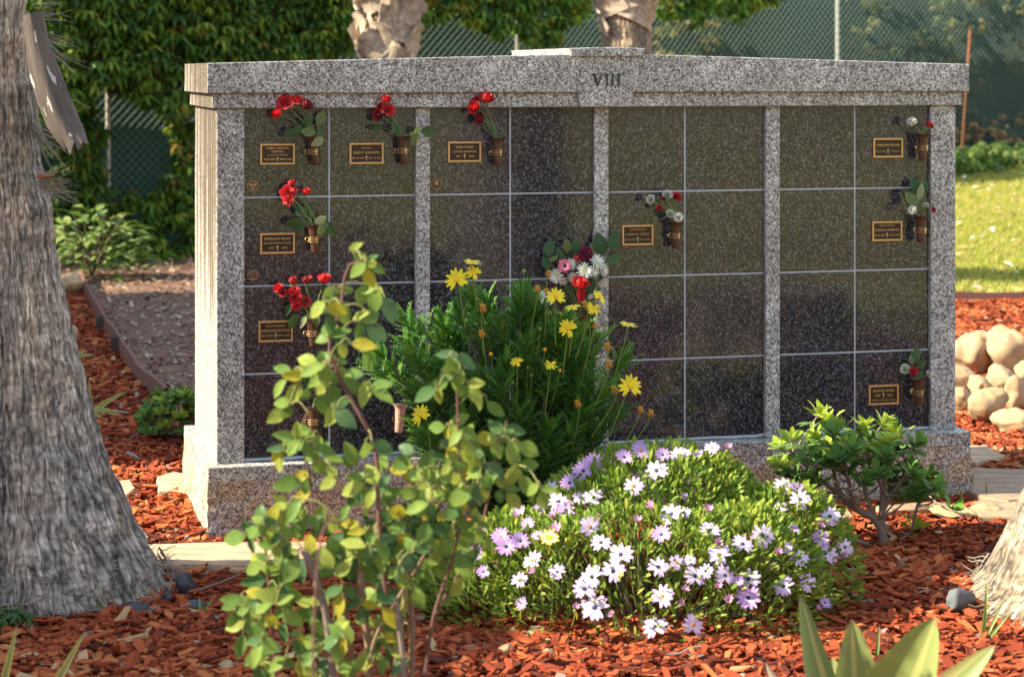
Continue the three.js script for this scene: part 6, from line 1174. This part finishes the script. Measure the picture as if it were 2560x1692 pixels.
// ---------------------------------------------------------------- broad-leaved shrubs with whorled leaves
const obovate = leafGeo(1, 0.42, { seg: 6, fold: 0.22, bend: 0.25, wide: 0.62, point: 0.65 });
const shrubMats = [leafMat(0.09, 0.19, 0.035, 0.25, 0.25), leafMat(0.14, 0.27, 0.04, 0.28, 0.2), leafMat(0.3, 0.42, 0.035, 0.42, 0.15), leafMat(0.4, 0.48, 0.05, 0.45, 0.1)];
function whorlShrub(name, label, o, whorls, trunkPts, leafLen, most, seed, extra = 0) {
  R = seeded(seed);
  const t = thing(name, label, 'shrub', o), items = [], bark = std([0.23, 0.17, 0.13], 0.9), nodes = [];
  for (const [pts, r0, r1] of trunkPts) { const v = pts.map((p) => p.clone().sub(o)); part(t, 'branch', tube(v, r0, r1, 24, 8), bark); const c = new THREE.CatmullRomCurve3(v); for (let i = 6; i <= 20; i++) nodes.push(c.getPointAt(i / 20)); }
  const tips = whorls.map(([p, young]) => ({ p: p.clone().sub(o), young })), twigs = [];
  for (const { p, young } of tips) {
    let best = nodes[0], e = 1e9;
    for (const q of nodes) { const k = p.distanceToSquared(q) + (q.y > p.y - 0.03 ? 0.05 : 0); if (k < e) { e = k; best = q; } }
    const up = p.clone().sub(best).normalize().add(V3(0, 0.7, 0)).normalize();
    twigs.push(tube([best, best.clone().lerp(p, 0.55).add(V3(rr(-0.012, 0.012), -0.01, rr(-0.012, 0.012))), p], 0.0042, 0.0026, 8, 6));
    const n = young ? 11 : 9;
    for (let j = 0; j < n; j++) { const a = j * 2.4, sp = 0.35 + 1.0 * (j / n), s = V3(Math.cos(a), 0, Math.sin(a)), d = up.clone().addScaledVector(s, sp); items.push({ m: aim(p.clone().addScaledVector(up, 0.006 - 0.024 * j / n), d, up.clone().addScaledVector(s, -0.6), leafLen * rr(0.75, 1.15) * (young && j < 4 ? 0.8 : 1)), v: young ? (R() < 0.55 ? 3 : 2) : R() < 0.6 ? 0 : 1 }); }
    if (young) for (let j = 0; j < 7; j++) { const a = j * 2.4 + 1, s = V3(Math.cos(a), 0, Math.sin(a)); items.push({ m: aim(p.clone().addScaledVector(up, -0.035), s.clone().add(V3(0, 0.15, 0)), V3(0, 1, 0), leafLen * rr(0.8, 1.1)), v: j % 2 }); }
  }
  part(t, 'twigs', join(twigs), bark);
  foliage(t, 'leaf', 'leaves', obovate, shrubMats, items, most);
  return t;
}
{
  R = seeded(601);
  const o = ground(2210, 1366), D = -o.z, q = (x, y, dd = 0) => at(x, y, D + dd);
  const w = [[2047, 1036], [2076, 1049], [2105, 1067], [2043, 1094], [2074, 1120], [2114, 1116], [2208, 1058], [2248, 1089], [2212, 1107], [1953, 1120], [1980, 1098], [1953, 1165], [1989, 1156], [2163, 1071], [2297, 1111], [2190, 1129], [2150, 1129], [2284, 1318]].map(([x, y]) => [q(x, y, rr(-0.1, 0.12)), 1]);
  for (const [x, y] of [[1980, 1192], [2016, 1210], [2043, 1205], [2155, 1210], [2275, 1174], [2288, 1223], [2320, 1192], [2310, 1212], [2270, 1250], [2226, 1232], [2244, 1250], [2060, 1150], [2135, 1160], [2175, 1160], [2225, 1165], [2100, 1150], [2030, 1130], [2085, 1090], [2140, 1100], [2235, 1140], [2180, 1100], [2260, 1135], [2010, 1240], [2330, 1225], [2262, 1215], [2120, 1190], [2195, 1190], [2300, 1250], [2000, 1275], ...Array.from({ length: 26 }, () => [rr(1985, 2310), rr(1085, 1225)])]) w.push([q(x, y, rr(-0.14, 0.16)), 0]);
  whorlShrub('broadleaf_shrub', 'open shrub with bright green leaf whorls before the wall at right', o, w, [
    [[q(2212, 1374), q(2204, 1325), q(2185, 1295), q(2140, 1270, 0.02), q(2100, 1230, 0.03), q(2080, 1160, 0.02)], 0.017, 0.006], [[q(2205, 1320), q(2208, 1250), q(2215, 1190, -0.03), q(2235, 1130, -0.05)], 0.013, 0.005], [[q(2190, 1300), q(2165, 1230, 0.05), q(2160, 1160, 0.06), q(2165, 1090, 0.06)], 0.01, 0.004],
    [[q(2208, 1270), q(2245, 1215, 0.05), q(2280, 1165, 0.06), q(2292, 1125, 0.05)], 0.009, 0.004], [[q(2140, 1270), q(2120, 1200, -0.06), q(2112, 1130, -0.07)], 0.008, 0.004], [[q(2120, 1250), q(2060, 1205, 0.04), q(2000, 1150, 0.05), q(1970, 1120, 0.04)], 0.008, 0.004], [[q(2200, 1370), q(2150, 1355, -0.05), q(2110, 1335, -0.08), q(2085, 1300, -0.08)], 0.011, 0.006], [[q(2212, 1240), q(2195, 1180, -0.08), q(2200, 1120, -0.08)], 0.007, 0.004], [[q(2214, 1372), q(2250, 1350), q(2280, 1330)], 0.006, 0.003]], 0.062, 290, 602);
  const o2 = ground(428, 1100), D2 = -o2.z, w2 = [];
  for (let i = 0; i < 60; i++) { const u = rr(-1, 1), x = 428 + u * 74, y = lerp(1085, 972 + 36 * u * u + (u < 0 ? 26 * -u : 0), Math.pow(R(), 0.6)); w2.push([at(x, y, D2 + rr(-0.12, 0.14)), R() < 0.2 ? 1 : 0]); }
  whorlShrub('broadleaf_shrub', 'small dense dark shrub left of the wall end', o2, w2, [[[at(428, 1108, D2), at(425, 1070, D2), at(420, 1020, D2)], 0.012, 0.006], [[at(430, 1100, D2), at(455, 1060, D2), at(470, 1010, D2)], 0.008, 0.004], [[at(425, 1100, D2), at(395, 1060, D2), at(380, 1030, D2)], 0.008, 0.004]], 0.05, 200, 603);
  const o3 = ground(2290, 1292), D3 = -o3.z;
  whorlShrub('broadleaf_seedling', 'low leafy seedling at the wall foot behind the open shrub', o3, [[at(2330, 1205, D3), 0], [at(2310, 1225, D3), 0], [at(2345, 1240, D3), 0], [at(2380, 1268, D3 - 0.1), 0], [at(2300, 1250, D3), 0]], [[[at(2292, 1300, D3), at(2300, 1260, D3), at(2320, 1215, D3)], 0.006, 0.003]], 0.05, 40, 604);
}

// ---------------------------------------------------------------- strap leaved plants
// one blade from base to tip, cupped, with length-wise stripes of its own colouring
function blade(base, tip, width, face, sag = 0.06, cols = [[0.12, 0.2, 0.035], [0.34, 0.36, 0.1]], stripe = (u) => (Math.abs(u) > 0.72 ? 1 : Math.abs(u) < 0.14 ? 0.6 : 0), seg = 26, wide = 0.3) {
  const pos = [], idx = [], c = [], K = 30, dir = tip.clone().sub(base), len = dir.length(), side = V3().crossVectors(dir, face).normalize(), nrm = V3().crossVectors(side, dir).normalize();
  for (let i = 0; i <= seg; i++) {
    const t = i / seg, w = width / 2 * (t < wide ? lerp(0.6, 1, sstep(t, 0, wide)) : Math.pow(1 - (t - wide) / (1 - wide), 0.62)), p = base.clone().addScaledVector(dir, t).addScaledVector(nrm, sag * len * Math.sin(Math.PI * t));
    for (let k = 0; k <= K; k++) { const u = k / K * 2 - 1, v = p.clone().addScaledVector(side, u * w).addScaledVector(nrm, u * u * w * 0.35), s = clamp(stripe(u) + 0.14 * noise(u * 9, t * 2, len * 9) + 0.1 * Math.sin(u * 41 + len * 7), 0, 1), dead = clamp((t - 0.955 + 0.02 * noise(u * 6, 3, len)) * 40, 0, 1) + (noise(u * 7 + 3, t * 16, len * 5) > 0.52 ? 0.5 : 0); pos.push(v.x, v.y, v.z); c.push(...cols[0].map((q, m) => lerp(lerp(q, cols[1][m], s), [0.24, 0.15, 0.07][m], Math.min(1, dead)))); }
  }
  for (let i = 0; i < seg; i++) for (let k = 0; k < K; k++) { const a = i * (K + 1) + k; idx.push(a, a + 1, a + K + 1, a + 1, a + K + 2, a + K + 1); }
  return setGeo(pos, idx, c);
}
const strapMat = new THREE.MeshPhysicalMaterial({ vertexColors: true, roughness: 0.75, transmission: 0.3, thickness: 0, clearcoat: 0.25, clearcoatRoughness: 0.4, side: THREE.DoubleSide });
function strapPlant(name, label, o, blades) { const t = thing(name, label, 'plant', o); for (const b of blades) part(t, 'blade', blade(b[0].clone().sub(o), b[1].clone().sub(o), ...b.slice(2)), strapMat); return t; }
{
  const green = [[0.13, 0.2, 0.045], [0.42, 0.42, 0.13]], D = 4.72, q = (x, y, d = D) => at(x, y, d), o = q(2160, 1930).setY(0), mid = (u) => (Math.abs(u + 0.05) < 0.13 ? 1 : 0.25 + 0.15 * Math.abs(u));
  strapPlant('variegated_agave', 'pale striped broad leaves at the bottom right foreground', o, [
    [q(2110, 1900, 4.8), q(2001, 1488, 4.86), 0.1, V3(0.5, 0.2, 1), -0.05, green, (u) => (u > 0.25 && u < 0.6 ? 0.8 : 0.1)], [q(2150, 1900, 4.78), q(2130, 1548, 4.74), 0.13, V3(0, 0.2, 1), 0.03, green, mid, 16, 0.45], [q(2170, 1900), q(2338, 1543, 4.62), 0.185, V3(-0.2, 0.35, 1), 0.05, [[0.19, 0.26, 0.05], [0.4, 0.42, 0.12]], (u) => (u > 0.1 && u < 0.35 ? 0.7 : 0.15), 18, 0.42], [q(2220, 1900, 4.66), q(2489, 1612, 4.56), 0.11, V3(-0.2, 0.6, 1), 0.07, green, (u) => (u < -0.3 ? 0.9 : 0.2)], [q(2140, 1900, 4.9), q(2080, 1640, 5.02), 0.08, V3(0, 0.4, 1), -0.04, green, mid]]);
  const yel = [[0.16, 0.2, 0.04], [0.52, 0.44, 0.1]], edgeS = (u) => (Math.abs(u) > 0.5 ? 1 : Math.abs(u) < 0.12 ? 0.5 : 0), o2 = at(40, 1900, 4.75).setY(0);
  strapPlant('striped_flax', 'two yellow edged strap leaves at the bottom left corner', o2, [[at(60, 1860, 4.78), at(214, 1574, 4.82), 0.024, V3(0.2, 0.6, 1), 0.05, yel, edgeS, 16, 0.4], [at(-30, 1880, 4.78), at(42, 1558, 4.8), 0.024, V3(0.2, 0.4, 1), 0.04, yel, edgeS, 16, 0.4]]);
  const o3 = ground(222, 1046), d3 = -o3.z;
  strapPlant('striped_flax', 'yellow and green striped flax beside the left palm', o3, [[212, 958, 0.03], [198, 975, 0.032], [222, 950, 0.02], [318, 978, 0.03], [305, 1040, 0.03], [292, 1030, 0.03], [258, 1048, 0.03], [240, 1010, 0.03], [176, 1000, 0.03], [190, 1044, 0.026]].map(([x, y, w], i) => [at(221 + (i % 3) * 4, 1044, d3), at(x, y, d3 - (y > 1020 ? 0.12 : 0.02)), w, V3(0.1, 0.7, 1), y > 1020 ? 0.25 : 0.12, yel, edgeS, 14, 0.35]));
  const o4 = ground(168, 905), d4 = -o4.z;
  strapPlant('striped_flax', 'farther striped flax half hidden by the left palm', o4, [[218, 875, 0.028], [236, 886, 0.028], [190, 862, 0.024], [205, 898, 0.026]].map(([x, y, w]) => [at(168, 903, d4), at(x, y, d4), w, V3(0.1, 0.7, 1), 0.12, yel, edgeS, 14, 0.35]));
}
R = seeded(701);
[[255, 1540, 246, 1478, 'grass tuft among the chips below the left palm'], [330, 1450, 322, 1400, 'green weed at the right side of the left palm foot'], [500, 1540, 536, 1488, 'bent green weed right of the black rocks'], [244, 1672, 242, 1625, 'short green weed at the bottom left'], [2466, 1258, 2466, 1200, 'single green shoot in front of the grey slab'], [2406, 1265, 2406, 1222, 'single green shoot at the corner of the wall base'], [2460, 1604, 2466, 1440, 'tall grass blades beside the right palm'], [1080, 1660, 1065, 1628, 'small green weed in the mulch below the rose bush'], [1120, 1675, 1112, 1660, 'tiny round leaved weed below the rose bush'], [2190, 1646, 2200, 1560, 'thin grass blade behind the striped leaves']].forEach(([x, y, tx, ty, label]) => {
  const o = ground(x, y), d = -o.z, t = thing('weed_tuft', label, 'weed', o, 0, 'weeds in the mulch'), n = /single|thin/.test(label) ? 1 : 4, h = (y - ty) * d / FOCAL;
  for (let i = 0; i < n; i++) { const a = rr(0, TAU), k = i ? rr(0.5, 0.95) : 1, lean = i ? V3(Math.cos(a) * h * 0.45, 0, Math.sin(a) * h * 0.3) : V3((tx - x) * d / FOCAL, 0, 0); part(t, 'blade', blade(V3(rr(-0.006, 0.006), -0.005, rr(-0.006, 0.006)), V3(0, h * k, 0).add(lean), clamp(h * 0.14, 0.005, 0.011), V3(rr(-0.5, 0.5), 0.2, 1), rr(-0.08, 0.12), [[0.14, 0.24, 0.04], [0.22, 0.3, 0.06]], (u) => Math.abs(u), 8), strapMat); }
});
brush('ground_cover', 'low dark green ground cover at the bottom left below the palm', 'plant', 160, () => { const p = ground(rr(-60, 70), rr(1500, 1600)); p.y = rr(0.01, 0.07); return p; }, { at0: ground(20, 1560), parts: 60, mats: [leafMat(0.05, 0.12, 0.03), leafMat(0.08, 0.16, 0.03)], share: [0.6, 0.4], s0: 0.18, s1: 0.34 });

renderer.render(scene, camera);
